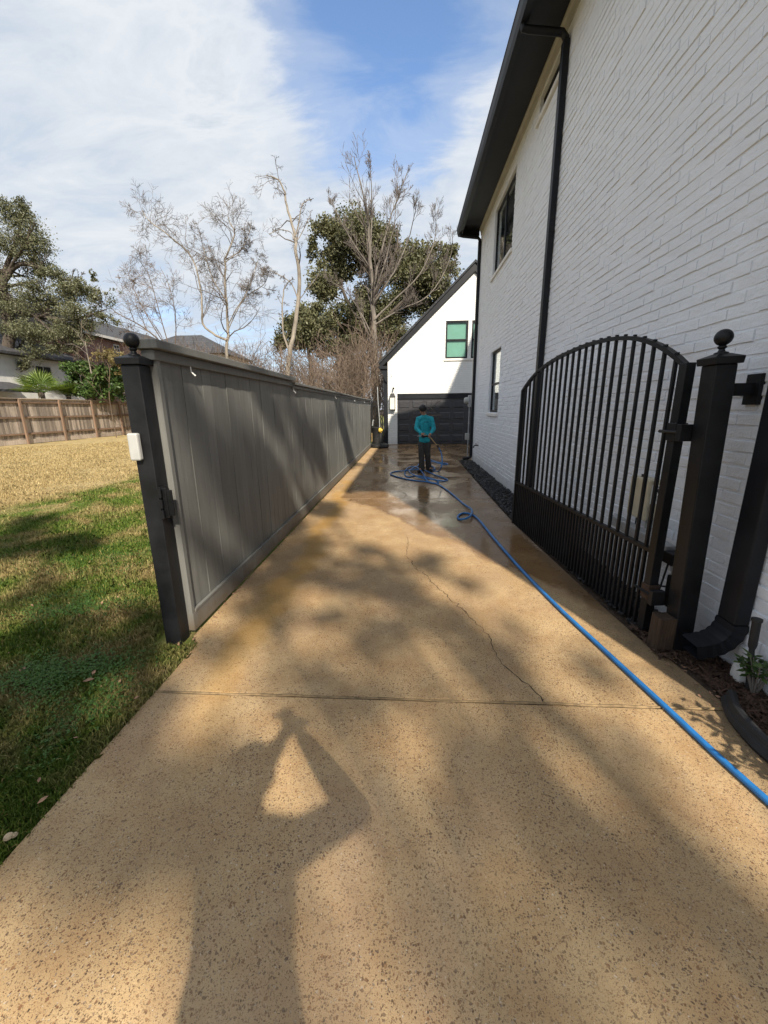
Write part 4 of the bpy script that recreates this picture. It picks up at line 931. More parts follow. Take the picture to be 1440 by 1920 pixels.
def person(label, loc, rz, J, mats, hands, hem=0.75):
    """J: joints in metres, facing -y"""
    V = {k: Vector(v) for k, v in J.items()}
    t = thing('person', label, 'person', loc=loc, rz=rz)
    arm = lambda s: [(V['sh'+s], V['el'+s], 0.050, 0.040, 1), (V['el'+s], V['wr'+s], 0.038, 0.025, 1)]
    leg = lambda s: [(V['hip'+s], V['kn'+s], 0.080, 0.055, 1), (V['kn'+s], V['an'+s], 0.052, 0.036, 1)]
    hd = V['head']; fw = V['face']; up = V['crown']; side = fw.cross(up).normalized()
    torso = [(V['pelvis'], V['waist'], 0.125, 0.115, 0.72), (V['waist'], V['chest'], 0.115, 0.135, 0.75), (V['shL']*0.9+V['chest']*0.1, V['neck']-Vector((0, 0, .06)), 0.050, 0.055, 1), (V['shR']*0.9+V['chest']*0.1, V['neck']-Vector((0, 0, .06)), 0.050, 0.055, 1), (V['chest'], V['neck'], 0.09, 0.055, 0.9)]
    face = [(hd-up*0.045+fw*0.012, hd+up*0.040, 0.066, 0.080, 1), (hd-up*0.085+fw*0.042, hd-up*0.06+fw*0.03, 0.034, 0.045, 1), (V['neck']-Vector((0, 0, .02)), hd-up*0.05-fw*0.015, 0.054, 0.050, 1),
            (hd+fw*0.080-up*0.018, hd+fw*0.094-up*0.040, 0.010, 0.013, 1), (hd+side*0.074-up*0.03, hd+side*0.078+up*0.006, 0.012, 0.015, 1), (hd-side*0.074-up*0.03, hd-side*0.078+up*0.006, 0.012, 0.015, 1),
            (hd+fw*0.072-up*0.066+side*0.018, hd+fw*0.072-up*0.066-side*0.018, 0.010, 0.010, 1), (hd+fw*0.072+up*0.012+side*0.045, hd+fw*0.075+up*0.012-side*0.045, 0.012, 0.012, 1)]
    body = torso + arm('L') + arm('R') + leg('L') + leg('R') + face
    for s in 'LR':
        body += hand(*hands[s]); a = V['an'+s]; body.append((a, a+V['toe'+s]*0.5, 0.034, 0.030, 1))
    skin('body', body, 'skin', t, 0.0068, 3)
    for s_ in (-1, 1):
        c_ = hd+fw*0.076-up*0.003+side*(0.031*s_); MB().lathe([(0.001, -0.010), (0.007, -0.007), (0.010, 0), (0.007, 0.007), (0.001, 0.010)], c_, 10).build('eye', 'ink', t, True)
    g = 0.016
    sh = [(a, b, r0+g, r1+g, f) for a, b, r0, r1, f in torso[1:4]] + [(V['chest'], V['neck']-Vector((0, 0, .05)), 0.105, 0.078, 0.9), (V['pelvis']*0.3+V['waist']*0.7, V['waist'], 0.148, 0.140, 0.76)] + [(Vector((V['pelvis'].x-0.075, V['pelvis'].y+q, hem+0.05+w)), Vector((V['pelvis'].x+0.075, V['pelvis'].y+q, hem+0.05+w)), 0.068, 0.068, 1) for q in (-0.05, 0.04) for w in (0, 0.07, 0.14)]
    for s in 'LR': sh += [(V['sh'+s], V['el'+s], 0.064, 0.056, 1), (V['el'+s], V['el'+s].lerp(V['wr'+s], .5), 0.057, 0.050, 1), (V['el'+s].lerp(V['wr'+s], .5), V['wr'+s].lerp(V['el'+s], .08), 0.050, 0.036, 1)]
    skin('shirt', sh, mats['shirt'], t, 0.011, 5)
    tr = [(V['pelvis']-Vector((0, 0, .02)), V['pelvis']+Vector((0, 0, .10)), 0.138, 0.13, 0.78)]
    for s in 'LR':
        mid = V['kn'+s].lerp(V['an'+s], .5)
        tr += [(V['hip'+s], V['kn'+s], 0.095, 0.076, 1), (V['kn'+s], mid, 0.076, 0.070, 1), (mid, V['an'+s]+Vector((0, 0, .02)), 0.070, 0.078, 1)]
    skin('trousers', tr, mats['trousers'], t, 0.011, 4)
    for s in 'LR':
        a = V['an'+s]; to = a+V['toe'+s]
        skin('shoe', [(Vector((a.x, a.y, 0.05))-V['toe'+s]*0.25, Vector((to.x, to.y, 0.042)), 0.045, 0.038, 1), (a, Vector((a.x, a.y, 0.06)), 0.046, 0.05, 1)], 'boots', t, 0.010, 2)
    skin('hair', [(hd+up*0.030-fw*0.018, hd+up*0.050-fw*0.004, 0.094, 0.090, 1), (hd-fw*0.040-up*0.03, hd-fw*0.03+up*0.04, 0.066, 0.082, 1), (hd+up*0.075+fw*0.035, hd+up*0.06+fw*0.055, 0.048, 0.040, 1), (hd+up*0.06+side*0.05, hd+up*0.06-side*0.05, 0.05, 0.05, 1)], 'hair', t, 0.009, 2)
    return t
fwd = Vector((-0.12, -0.62, -0.80)).normalized(); upv = Vector((-0.05, -0.80, 0.62)); upv = (upv-fwd*upv.dot(fwd)).normalized()
JW = dict(pelvis=(0, 0.03, 0.86), waist=(0.005, 0.03, 1.02), chest=(0.01, 0.0, 1.26), neck=(-0.02, -0.06, 1.43), shL=(0.165, -0.01, 1.325), shR=(-0.155, -0.01, 1.325),
          elL=(0.225, -0.05, 1.09), elR=(-0.205, -0.05, 1.10), wrL=(0.140, -0.235, 0.98), wrR=(-0.075, -0.235, 0.985),
          hipL=(0.075, 0.03, 0.83), hipR=(-0.075, 0.03, 0.83), knL=(0.085, 0.02, 0.47), knR=(-0.075, -0.05, 0.47), anL=(0.125, 0.12, 0.085), anR=(-0.055, -0.02, 0.085),
          toeL=(0.07, -0.13, 0), toeR=(-0.09, -0.13, 0), head=(-0.055, -0.15, 1.545), face=fwd, crown=upv)
wl = gnd(795, 886)
PW0 = Vector((wl.x, wl.y+0.06, 0))
HW = {'L': (JW['wrL'], (-0.55, -0.55, -0.55), (0.2, 0.5, -0.8), 0.75, (-0.3, -0.8, 0.4)), 'R': (JW['wrR'], (0.55, -0.5, -0.6), (0.1, 0.5, -0.8), 0.75, (0.3, -0.8, 0.4))}
person('worker in teal long-sleeved shirt and dark trousers hosing the driveway', PW0, 0, JW, {'shirt': 'teal_shirt', 'trousers': 'trousers'}, HW)
# photographer behind the lens, present in the picture only by a shadow
JP = dict(JW); fz = Vector((0, -1, -0.1)).normalized(); uz = Vector((0, -0.1, 1)).normalized()
JP.update(pelvis=(0, 0.0, 0.93), waist=(0, 0, 1.08), chest=(0, 0, 1.32), neck=(0, -0.01, 1.49), head=(0, -0.04, 1.63), face=fz, crown=uz, shL=(0.185, 0, 1.44), shR=(-0.185, 0, 1.44),
          elL=(0.16, -0.25, 1.22), elR=(-0.265, -0.33, 1.25), wrL=(0.0, -0.43, 1.46), wrR=(-0.08, -0.44, 1.49), hipL=(0.09, 0, 0.90), hipR=(-0.09, 0, 0.90), knL=(0.11, -0.01, 0.48), knR=(-0.11, -0.01, 0.48),
          anL=(0.13, 0.02, 0.085), anR=(-0.13, 0.02, 0.085), toeL=(0.03, -0.15, 0), toeR=(-0.03, -0.15, 0))
HP = {'L': (JP['wrL'], (-0.5, -0.25, 0.8), (-0.7, 0, -0.4), 0.6, (-0.2, 0.6, 0.5)), 'R': (JP['wrR'], (0.5, -0.25, 0.8), (0.7, 0, -0.4), 0.6, (0.2, 0.6, 0.5))}
person('photographer with raised phone, seen only by the shadow on the concrete', (-0.025, -0.505, 0), math.pi, JP, {'shirt': 'navy_cloth', 'trousers': 'trousers'}, HP).scale.x = 1.2
MB().box(-0.038, 0.038, -0.034, -0.026, 1.45, 1.605).build('phone', 'ink', None, bevel=0.006, label='dark phone held up by the photographer, seen only by its shadow', category='phone')

# ------------------------------------------------------------------ hose and spray gun
Z8 = lambda x, y: (720+x*200/1440, 720+y*200/1440)
R_ = 0.0155
def hz(x, y, z=0.0): p = gnd(x, y, R_); return Vector((p.x, p.y, R_+z))
path = [hz(1560, 1610), hz(1440, 1502), hz(1340, 1412), hz(1240, 1318), hz(1120, 1207), hz(1040, 1132), hz(975, 1065), hz(925, 1008), hz(893, 970), hz(872, 962), hz(859, 967), hz(862, 974), hz(880, 973, .033), hz(884, 960, .036), hz(868, 944), hz(845, 924), hz(828, 912)]
def z8(x, y, z=0.0): return hz(*Z8(x, y), z)
path += [z8(700, 1345), z8(600, 1325, .01), z8(560, 1300, .035), z8(535, 1245, .04), z8(495, 1190, .05), z8(440, 1145, .045), z8(370, 1130, .03), z8(310, 1150, .02), z8(280, 1190), z8(290, 1235), z8(340, 1255), z8(430, 1238), z8(560, 1258), z8(690, 1290), z8(735, 1330), z8(660, 1340),
         z8(570, 1320), z8(420, 1304), z8(280, 1280), z8(150, 1245), z8(90, 1215), z8(110, 1192), z8(180, 1178), z8(290, 1185, .03), z8(420, 1172, .035), z8(540, 1180, .03), z8(690, 1228), z8(840, 1280), z8(855, 1298), z8(800, 1310), z8(650, 1308, .033), z8(500, 1285, .03), z8(390, 1240, .035),
         z8(340, 1195, .04), z8(400, 1155, .05), z8(455, 1115, .02), z8(475, 1075), z8(540, 1035), z8(620, 1022), z8(720, 1055), z8(820, 1068), z8(865, 1078), z8(820, 1090), z8(740, 1085, .03), z8(650, 1062, .03), z8(615, 1075), z8(660, 1115), z8(690, 1150), z8(600, 1158), z8(640, 1170), z8(735, 1178)]
HYq = PW0.y-0.28
def air(x, y, Y): return atY(*Z8(x, y), Y)
g0 = PW0 + Vector((-0.035, -0.275, 0.915)); g1 = PW0 + Vector((0.105, -0.285, 0.925))
end = air(738, 858, HYq)
path += [air(770, 1130, HYq-0.20), air(786, 1030, HYq-0.10), air(772, 930, HYq), air(750, 880, HYq), end]
MB().tube(spline(path, 7), R_, 10).build('hose', 'hose_blue', None, True, label='long blue hose running up the drive into coils around the worker', category='hose')
gun = thing('spray_gun', 'black spray gun and metal lance in the hands of the worker', 'spray gun')
MB().tube([end, end.lerp(g1, 0.12), end.lerp(g1, 0.2)], [0.024, 0.024, 0.018], 10).build('coupling', 'black_rubber', gun, True)
MB().tube([end.lerp(g1, 0.2), end.lerp(g1, 0.55), g1], [0.014, 0.012, 0.015], 10).build('lance', 'brass', gun, True)
MB().tube([g1, g0.lerp(g1, .5), g0, g0+Vector((-0.05, -0.02, 0.02))], [0.017, 0.022, 0.034, 0.026], 10).build('grip', 'black_rubber', gun, True)
MB().tube([g0+Vector((-0.05, -0.02, 0.02)), g0+Vector((-0.15, -0.06, 0.015))], [0.012, 0.010], 8).build('nozzle', 'galv', gun, True)

# ------------------------------------------------------------------ back fence, far side of the lawn
bf = thing('back_fence', 'weathered brown wooden board fence with posts at the far side of the lawn', 'fence')
BX = -20.0; rgf = random.Random(5)
by0, by1 = 14.0, 44.0
vb = []
for i in range(5):
    m = MB(); m.box(-0.009, 0.009, -0.067+0.004*(i % 3), 0.067, 0.22, 2.14+0.006*i); vb.append(m.mesh('picket', 'weathered'))
y = by0
while y < by1:
    o = link('picket', vb[rgf.randrange(5)], bf, loc=(BX-0.03+rgf.uniform(-.006, .006), y, 0)); o.rotation_euler.z = rgf.gauss(0, 0.05); y += 0.142
yy = by0+1.25
pys = [20.15-2.42*2, 20.15-2.42, 20.15, 22.57, 24.98, 27.42] + [27.42+2.42*k for k in range(1, 7)]
for p0, p1 in zip([by0]+pys, pys+[by1]):
    for nm, z0_, z1_, xa, xb in (('rail', 0.46, 0.55, 0.0, 0.05), ('rail', 1.30, 1.39, 0.0, 0.05), ('rail', 2.06, 2.15, 0.0, 0.05), ('kick_board', 0.0, 0.215, -0.02, 0.02), ('top_trim', 2.16, 2.27, -0.02, 0.02), ('cap_board', 2.274, 2.315, -0.09, 0.10)):
        MB().box(BX+xa, BX+xb, p0+0.003, p1-0.003, z0_+rgf.uniform(-.008, .008), z1_).build(nm, 'weathered' if nm != 'rail' else 'weathered_post', bf)
for py in pys: MB().box(BX+0.052, BX+0.145, py-0.05, py+0.05, -0.1, 2.272).build('post', 'weathered_post', bf)

# ------------------------------------------------------------------ neighbouring houses
nb = thing('neighbour_house', 'red brick neighbour house with grey roof behind the back fence', 'house')
NX = -25.0
pa = atX(150, 622, NX); pc = atX(240, 650, NX); ez = pa.z
y0_ = pa.y; y1_ = y0_+16
MB().box(NX-9, NX, y0_, y1_, -0.1, ez-0.15).build('wall', 'brick_red', nb)
MB().prism([(NX+0.45, ez-0.12), (NX+0.45, ez+0.03), (NX-4.5, ez+2.4), (NX-9.4, ez+0.03), (NX-9.4, ez-0.12)], 'y', y0_-0.4, y1_+0.4).build('roof', 'roof_grey', nb)
MB().box(NX+0.452, NX+0.50, y0_-0.42, y1_+0.42, ez-0.14, ez+0.06).build('gutter', 'neighbour_trim', nb)
for (xa, ya), (xb, yb) in (((212, 645), (226, 668)), ((224, 735), (236, 752))):
    q0, q1 = atX(xa, ya, NX+0.03), atX(xb, yb, NX+0.03); za, zb = q1.z, min(q0.z, ez-0.25)
    w = MB().box(NX+.002, NX+.05, q0.y, q1.y, za, zb).build('window', 'neighbour_trim', nb)
    for i in range(2):
        for j in range(3):
            yy0 = q0.y+0.08+i*(q1.y-q0.y-0.1)/2; zz0 = za+0.08+j*(zb-za-0.1)/3
            MB().box(NX+.0505, NX+.056, yy0, yy0+(q1.y-q0.y-0.1)/2-.06, zz0, zz0+(zb-za-0.1)/3-.06).build('pane', 'interior', w)
nb = thing('neighbour_house', 'white neighbour house half hidden behind the live oak at the left border', 'house')
yw = y0_-0.7
MB().box(-34, NX-0.05, 10, yw, -0.1, 5.1).build('wall', 'neighbour_white', nb)
MB().prism([(NX+0.5, 5.12), (NX+0.5, 5.27), (-29.5, 7.2), (-34.5, 5.27), (-34.5, 5.12)], 'y', 9.6, yw+0.3).build('roof', 'roof_grey', nb)
MB().prism([(NX+2.2, 2.75), (NX-0.04, 3.3), (NX-0.04, 3.45), (NX+2.2, 2.89)], 'y', 16.0, 25.0).build('porch_roof', 'roof_grey', nb)
for yv in (16.3, 24.7): MB().box(NX+2.0, NX+2.12, yv-.06, yv+.06, -0.1, 2.77).build('porch_post', 'neighbour_white', nb)
for yv in (21.0, 27.0):
    w = MB().box(NX-0.048, NX-0.01, yv, yv+1.3, 3.6, 4.7).build('window', 'neighbour_trim', nb)
    for k in (0, 1): MB().box(NX-0.009, NX-0.003, yv+0.08+k*0.6, yv+0.62+k*0.6, 3.68, 4.62).build('pane', 'interior', w)
nb = thing('neighbour_house', 'far house with low dark hip roof above the left part of the grey fence', 'house')
p = atY(330, 664, 46); q = atY(250, 640, 46)
MB().box(p.x-6, p.x+5, 46, 54, -0.1, p.z).build('wall', 'neighbour_trim', nb)
z0_ = p.z; m = MB(); m.add([(p.x-6.6, 45.4, z0_), (p.x+5.6, 45.4, z0_), (p.x+5.6, 54.6, z0_), (p.x-6.6, 54.6, z0_), (p.x-2, 50, z0_+2.6), (p.x+1.2, 50, z0_+2.6)], [(3, 2, 1, 0), (0, 1, 5, 4), (1, 2, 5), (2, 3, 4, 5), (3, 0, 4)]); m.build('roof', 'roof_grey', nb)
nb = thing('garden_shed', 'pale shed wall glimpsed through the bare brush left of the garage', 'shed')
p0, p1 = atY(632, 712, 38), atY(676, 690, 38)
MB().box(p0.x, p1.x, 38, 41, -0.1, p1.z).build('wall', 'neighbour_trim', nb)
MB().prism([(p0.x-.4, p1.z+.002), (p1.x+.4, p1.z+.002), (p1.x-.4, p1.z+1.1), (p0.x+.4, p1.z+1.1)], 'y', 37.6, 41.4).build('roof', 'roof_grey', nb)

# ------------------------------------------------------------------ trees
def grow(paths, p, d, L, r, lvl, rg, P):
    """one limb as a wandering path, then its children"""
    nseg = P['seg'][min(lvl, len(P['seg'])-1)]; pts = [p.copy()]; rad = [r]; dd = d.copy(); q = p.copy()
    for i in range(nseg):
        dd = (dd + Vector((rg.gauss(0, 1), rg.gauss(0, 1), rg.gauss(0, 1)))*P['wander'] + Vector((0, 0, 1))*P['up']).normalized()
        q = q + dd*(L/nseg); pts.append(q.copy()); rad.append(max(P['rmin'], r*(1-0.75*(i+1)/nseg)))
    paths.append((pts, rad, lvl)); children(paths, pts, rad, L, lvl, rg, P)
def children(paths, pts, rad, L, lvl, rg, P):
    if lvl >= P['levels']: return
    k = P['kids'][min(lvl, len(P['kids'])-1)]
    for _ in range(k):
        t = rg.uniform(P['from'], 1.0)*(len(pts)-1); i = min(int(t), len(pts)-2); f = t-i
        p = pts[i].lerp(pts[i+1], f); ax = (pts[i+1]-pts[i]).normalized()
        s = ax.cross(Vector((rg.gauss(0, 1), rg.gauss(0, 1), rg.gauss(0, 1)))).normalized(); a = math.radians(rg.uniform(*P['angle']))
        d = (ax*math.cos(a)+s*math.sin(a)).normalized()
        grow(paths, p, d, L*rg.uniform(*P['ratio'])*(1.1-0.5*t/(len(pts)-1)), max(P['rmin'], (rad[i]*(1-f)+rad[i+1]*f)*P['thin']), lvl+1, rg, P)
BASE = dict(levels=3, kids=(9, 6, 4), seg=(6, 5, 4, 3), wander=0.16, up=0.05, rmin=0.010, angle=(25, 60), ratio=(0.35, 0.6), thin=0.5, **{'from': 0.25})
def tree(name, label, limbs, P, seed, bark, twig, loc=None, leaf=None, group=None, cat='tree'):
    """limbs: list of (points, r0, r1); the first is the trunk"""
    rg = random.Random(seed); paths = []; P = {**BASE, **P}
    t = thing(name, label, cat, group, loc=(limbs[0][0][0][0], limbs[0][0][0][1], 0)); off = Vector(t.location)
    for pts, r0, r1 in limbs:
        r0 *= P.get('slim', 1.0); pts = [Vector(p) for p in pts]
        pts = spline(pts, 4); k = len(pts); rad = [r0+(r1-r0)*i/(k-1) for i in range(k)]
        for i in range(1, k-1): pts[i] = pts[i] + Vector((rg.gauss(0, 1), rg.gauss(0, 1), rg.gauss(0, .5)))*0.02*r0/0.1
        L = sum((b-a).length for a, b in zip(pts[:-1], pts[1:]))
        paths.append((pts, rad, 0)); children(paths, pts, rad, L*P.get('L1', 1.0), 0, rg, P)
    tm, cm = MB(), MB()
    for pts, rad, lvl in paths:
        (tm if lvl == 0 else cm).tube([p-off for p in pts], rad, 9 if lvl == 0 else (5 if lvl == 1 else 3), lvl < 2)
    tm.build('trunk', bark, t, True)
    if leaf is None:
        cm.build('crown', twig, t)
    else:
        cm.build('branches', twig, t)
        clumps, nl, size, mat = leaf
        link('crown', leaves(clumps, nl, size, mat, seed, off), t)
    return t, paths
def leaves(clumps, nl, size, mat, seed, off, sub=14, shell=0.25, split=8):
    g = np.random.default_rng(seed); c = np.array([tuple(k[0]) for k in clumps]); r = np.array([k[1] for k in clumps], float)
    if r.ndim == 1: r = np.repeat(r[:, None], 3, 1)
    if split:
        k = split; c = np.repeat(c, k, 0); r = np.repeat(r, k, 0); d0 = g.normal(size=c.shape); d0 /= np.linalg.norm(d0, axis=1)[:, None]; c = c + d0*r*g.uniform(0.2, 0.95, (len(c), 1)); r = r*g.uniform(0.26, 0.60, (len(r), 1))
    w = np.prod(r, 1)**(2/3); ns = nl//sub
    i = g.choice(len(c), ns, p=w/w.sum()); d = g.normal(size=(ns, 3)); d /= np.linalg.norm(d, axis=1)[:, None]
    rr = shell+(1-shell)*g.random(ns)**0.6; sc = c[i] + d*rr[:, None]*r[i]*(1+0.18*g.normal(size=(ns, 1)))
    cen = np.repeat(sc, sub, 0) + g.normal(size=(ns*sub, 3))*np.repeat(np.mean(r[i], 1)*0.20, sub)[:, None]
    m = len(cen); u = g.normal(size=(m, 3)); u /= np.linalg.norm(u, axis=1)[:, None]; v = np.cross(u, g.normal(size=(m, 3))); v /= np.linalg.norm(v, axis=1)[:, None]
    s = size*g.uniform(0.6, 1.25, m)[:, None]; u = u*s*0.5; v = v*s*0.26
    q = np.stack([cen-u, cen+v, cen+u, cen-v], 1).reshape(-1, 3) - np.array(off)
    return mesh_np('crown', q, 4, mat, np.clip(np.repeat(g.random(ns), sub)*0.6+0.4*g.random(m), 0, 1))
def L_(px, Y, r0, r1, jy=0.0, seed=0):
    rg = random.Random(seed+len(px)); return ([atY(x, y, Y+(rg.uniform(-jy, jy) if i else 0)) for i, (x, y) in enumerate(px)], r0, r1)
def Z6(*pts): return [(220+x*0.4722, 260+y*0.4722) for x, y in pts]

# pale bare tree left of centre (several curving limbs)
Y = 22.5
b0 = atY(425, 690, Y); root = lambda x, Y: (atY(x, 760, Y).x, Y, -0.1)
def rooted(px, Y, r0, r1, jy=0.3, seed=0):
    l = L_(px, Y, r0, r1, jy, seed); p = l[0][0]; l[0].insert(0, Vector((p.x, Y, -0.1))); return l
tree('bare_tree', 'pale bare tree with arching limbs over the near part of the grey fence', [
    rooted(Z6((435, 880), (440, 760), (430, 620), (430, 480), (465, 380), (440, 312)), Y, 0.16, 0.02),
    L_(Z6((436, 800), (390, 780), (340, 735), (335, 630), (300, 480), (205, 385), (125, 325), (100, 285)), Y, 0.11, 0.015, 0.5, 1),
    L_(Z6((434, 640), (380, 560), (345, 450), (320, 350)), Y, 0.06, 0.012, 0.6, 2),
    L_(Z6((440, 740), (470, 680), (520, 600), (560, 480)), Y, 0.05, 0.012, 0.6, 3),
    L_(Z6((430, 490), (500, 430), (530, 350)), Y, 0.04, 0.012, 0.6, 4),
    L_(Z6((440, 760), (500, 640), (580, 580), (600, 530)), Y, 0.045, 0.012, 0.6, 5)],
    dict(kids=(22, 8, 5), L1=0.34, rmin=0.0055, up=0.02, wander=0.22, angle=(25, 75), ratio=(0.4, 0.75), slim=0.6), 21, 'bark_pale', 'twig_grey')
Y = 25.0
tree('bare_tree', 'thin crooked bare sycamore with pale trunk between the bare tree and the evergreen', [
    rooted(Z6((680, 940), (690, 830), (715, 680), (722, 560), (712, 460), (705, 380), (680, 290), (665, 215), (640, 160), (590, 145)), Y, 0.22, 0.02, 0.2),
    L_(Z6((706, 390), (722, 330), (735, 260), (772, 240)), Y, 0.06, 0.015, 0.3, 1),
    L_(Z6((700, 400), (690, 372), (640, 362), (603, 380)), Y, 0.04, 0.012, 0.3, 2),
    L_(Z6((706, 420), (745, 350), (770, 290)), Y, 0.04, 0.012, 0.3, 3),
    L_(Z6((718, 640), (690, 575), (650, 545), (600, 520)), Y, 0.05, 0.012, 0.3, 4),
    L_(Z6((690, 860), (660, 780), (656, 690), (662, 600), (690, 560)), Y, 0.09, 0.02, 0.3, 5),
    L_(Z6((722, 640), (760, 590), (800, 540)), Y, 0.04, 0.012, 0.3, 6)],
    dict(kids=(14, 5, 4), L1=0.20, rmin=0.0065, wander=0.28, up=0.0, ratio=(0.35, 0.7), slim=0.72, **{'from': 0.45}), 33, 'bark_pale', 'twig_grey')
Y = 28.0
tree('bare_tree', 'tall bare tree with upright twigs rising before the dark evergreen', [
    rooted(Z6((1030, 960), (1018, 700), (1012, 560), (1000, 400), (985, 280), (940, 70)), Y, 0.34, 0.02, 0.2),
    L_(Z6((1014, 600), (1040, 480), (1090, 300), (1160, 110)), Y, 0.14, 0.015, 0.6, 1),
    L_(Z6((1005, 420), (1010, 300), (1005, 90)), Y, 0.10, 0.014, 0.5, 2),
    L_(Z6((1010, 520), (940, 420), (890, 330), (850, 250)), Y, 0.09, 0.014, 0.6, 3),
    L_(Z6((1016, 660), (1080, 560), (1150, 420), (1190, 260)), Y, 0.11, 0.014, 0.7, 4),
    L_(Z6((1020, 720), (1100, 640), (1200, 540), (1260, 400), (1265, 310)), Y, 0.11, 0.014, 0.7, 5),
    L_(Z6((1020, 740), (1120, 680), (1240, 620), (1320, 480), (1330, 370)), Y, 0.09, 0.014, 0.7, 6),
    L_(Z6((1016, 620), (1060, 500), (1100, 330), (1110, 150)), Y, 0.08, 0.012, 0.7, 7),
    L_(Z6((1020, 800), (960, 680), (900, 600), (830, 560)), Y, 0.08, 0.014, 0.7, 8)],
    dict(kids=(17, 7, 3), L1=0.29, rmin=0.0075, wander=0.12, up=0.12, angle=(18, 50), ratio=(0.4, 0.75), slim=0.62, **{'from': 0.2}), 44, 'bark_grey', 'twig_grey')
# evergreen behind it
Y = 34.0
def cl(px, Y, sy=1.0): return [(atY(x, y, Y+dy), (rx*Y/F, rx*Y/F*sy, ry*Y/F)) for x, y, rx, ry, dy in px]
ev = cl([(680, 440, 55, 46, 0), (735, 450, 40, 42, 1), (622, 455, 36, 40, 0), (615, 530, 34, 44, 0), (640, 590, 46, 34, 0), (700, 520, 30, 40, 2), (800, 500, 52, 40, 0), (838, 500, 22, 36, 0), (770, 560, 50, 40, 1), (820, 545, 36, 36, 0), (720, 610, 55, 46, 1), (590, 475, 14, 26, 0), (760, 640, 50, 40, 1), (655, 500, 40, 40, 1), (700, 480, 50, 44, 2), (760, 500, 46, 46, 2), (690, 570, 50, 40, 2), (665, 640, 50, 40, 2), (845, 470, 14, 20, 0)], Y, 0.9)
tree('evergreen_tree', 'broad dark evergreen tree behind the bare trees left of the garage', [
    rooted([(705, 730), (700, 640), (695, 540), (690, 430)], Y, 0.45, 0.08), L_([(700, 640), (650, 560), (615, 480)], Y, 0.2, 0.04, .6), L_([(700, 620), (760, 560), (820, 500)], Y, 0.2, 0.04, .6), L_([(698, 560), (740, 480), (745, 430)], Y, .14, .04, .6)],
    dict(kids=(7, 4), levels=2, L1=0.5, rmin=0.02), 5, 'bark_dark', 'bark_dark', leaf=(ev, 105000, 0.22, 'evergreen_leaf'))
ev2 = cl([(560, 610, 40, 34, 0), (600, 640, 40, 40, 0), (540, 640, 24, 34, 0), (640, 650, 40, 34, 1), (580, 580, 22, 20, 0)], 31.0)
tree('evergreen_tree', 'smaller olive green evergreen low behind the crooked sycamore', [rooted([(585, 730), (580, 660), (570, 610)], 31.0, 0.25, 0.06), L_([(580, 660), (620, 630)], 31.0, 0.1, 0.03, .3)],
     dict(kids=(6, 4), levels=2, L1=0.6, rmin=0.015), 6, 'bark_dark', 'bark_dark', leaf=(ev2, 26000, 0.2, 'evergreen_leaf'))
# live oak behind the back fence
Y = 26.0
ok = cl([(18, 402, 34, 24, 0), (45, 392, 18, 22, 0), (8, 450, 60, 34, 0), (55, 455, 34, 34, 0), (62, 500, 34, 24, 1), (100, 515, 34, 20, 0), (120, 540, 34, 20, 0), (160, 540, 26, 16, 0), (172, 516, 10, 10, 0), (196, 560, 22, 16, 0), (30, 575, 50, 26, 0), (85, 575, 46, 26, 1), (140, 585, 40, 22, 0), (20, 620, 40, 24, 0), (80, 622, 40, 26, 0), (128, 622, 34, 24, 0), (60, 660, 20, 30, 0), (205, 600, 20, 12, 0), (-60, 440, 80, 70, 0), (-70, 560, 90, 60, 0), (160, 610, 22, 18, 0), (104, 655, 26, 16, 0), (146, 646, 22, 16, 0), (40, 690, 20, 14, 0), (70, 540, 30, 22, 0), (125, 560, 40, 18, 1)], Y)
tree('live_oak', 'spreading live oak with grey-green foliage at the left border behind the back fence', [
    rooted([(8, 720), (22, 640), (8, 560), (0, 520), (20, 500)], Y, 0.42, 0.16), L_([(4, 545), (20, 505), (60, 495), (110, 520), (165, 540)], Y, 0.2, 0.03, .5), L_([(12, 580), (60, 590), (130, 600), (200, 580)], Y, 0.16, 0.03, .5, 2), L_([(2, 530), (30, 450), (40, 400)], Y, 0.16, 0.03, .5, 3),
    L_([(8, 560), (-40, 500), (-80, 450)], Y, 0.2, 0.05, .5, 4), L_([(20, 500), (50, 450), (60, 410)], Y, .08, .02, .5, 5), L_([(60, 590), (120, 640), (150, 670)], Y, .08, .02, .5, 6)],
    dict(kids=(10, 6, 3), L1=0.4, rmin=0.012, wander=0.25), 9, 'bark_dark', 'bark_dark', leaf=(ok, 95000, 0.115, 'oak_leaf'))
# reddish bare sprawl right of the oak
Y = 27.5
tree('bare_tree', 'drooping bare reddish branches between the live oak and the pale bare tree', [
    rooted([(330, 690), (300, 640), (262, 610), (225, 590), (205, 575)], Y, 0.10, 0.015), L_([(318, 660), (280, 600), (250, 540), (238, 505)], Y, 0.05, 0.01, .5), L_([(322, 670), (300, 590), (280, 520), (262, 490)], Y, .05, .01, .5, 2), L_([(325, 680), (330, 600), (318, 540), (300, 500)], Y, .05, .01, .5, 3), L_([(320, 670), (265, 640), (235, 620)], Y, .04, .01, .5, 4)],
    dict(kids=(16, 7, 4), L1=0.42, rmin=0.0065, wander=0.22, up=0.02, ratio=(0.4, 0.75), slim=0.7), 17, 'twig_brown', 'twig_brown')
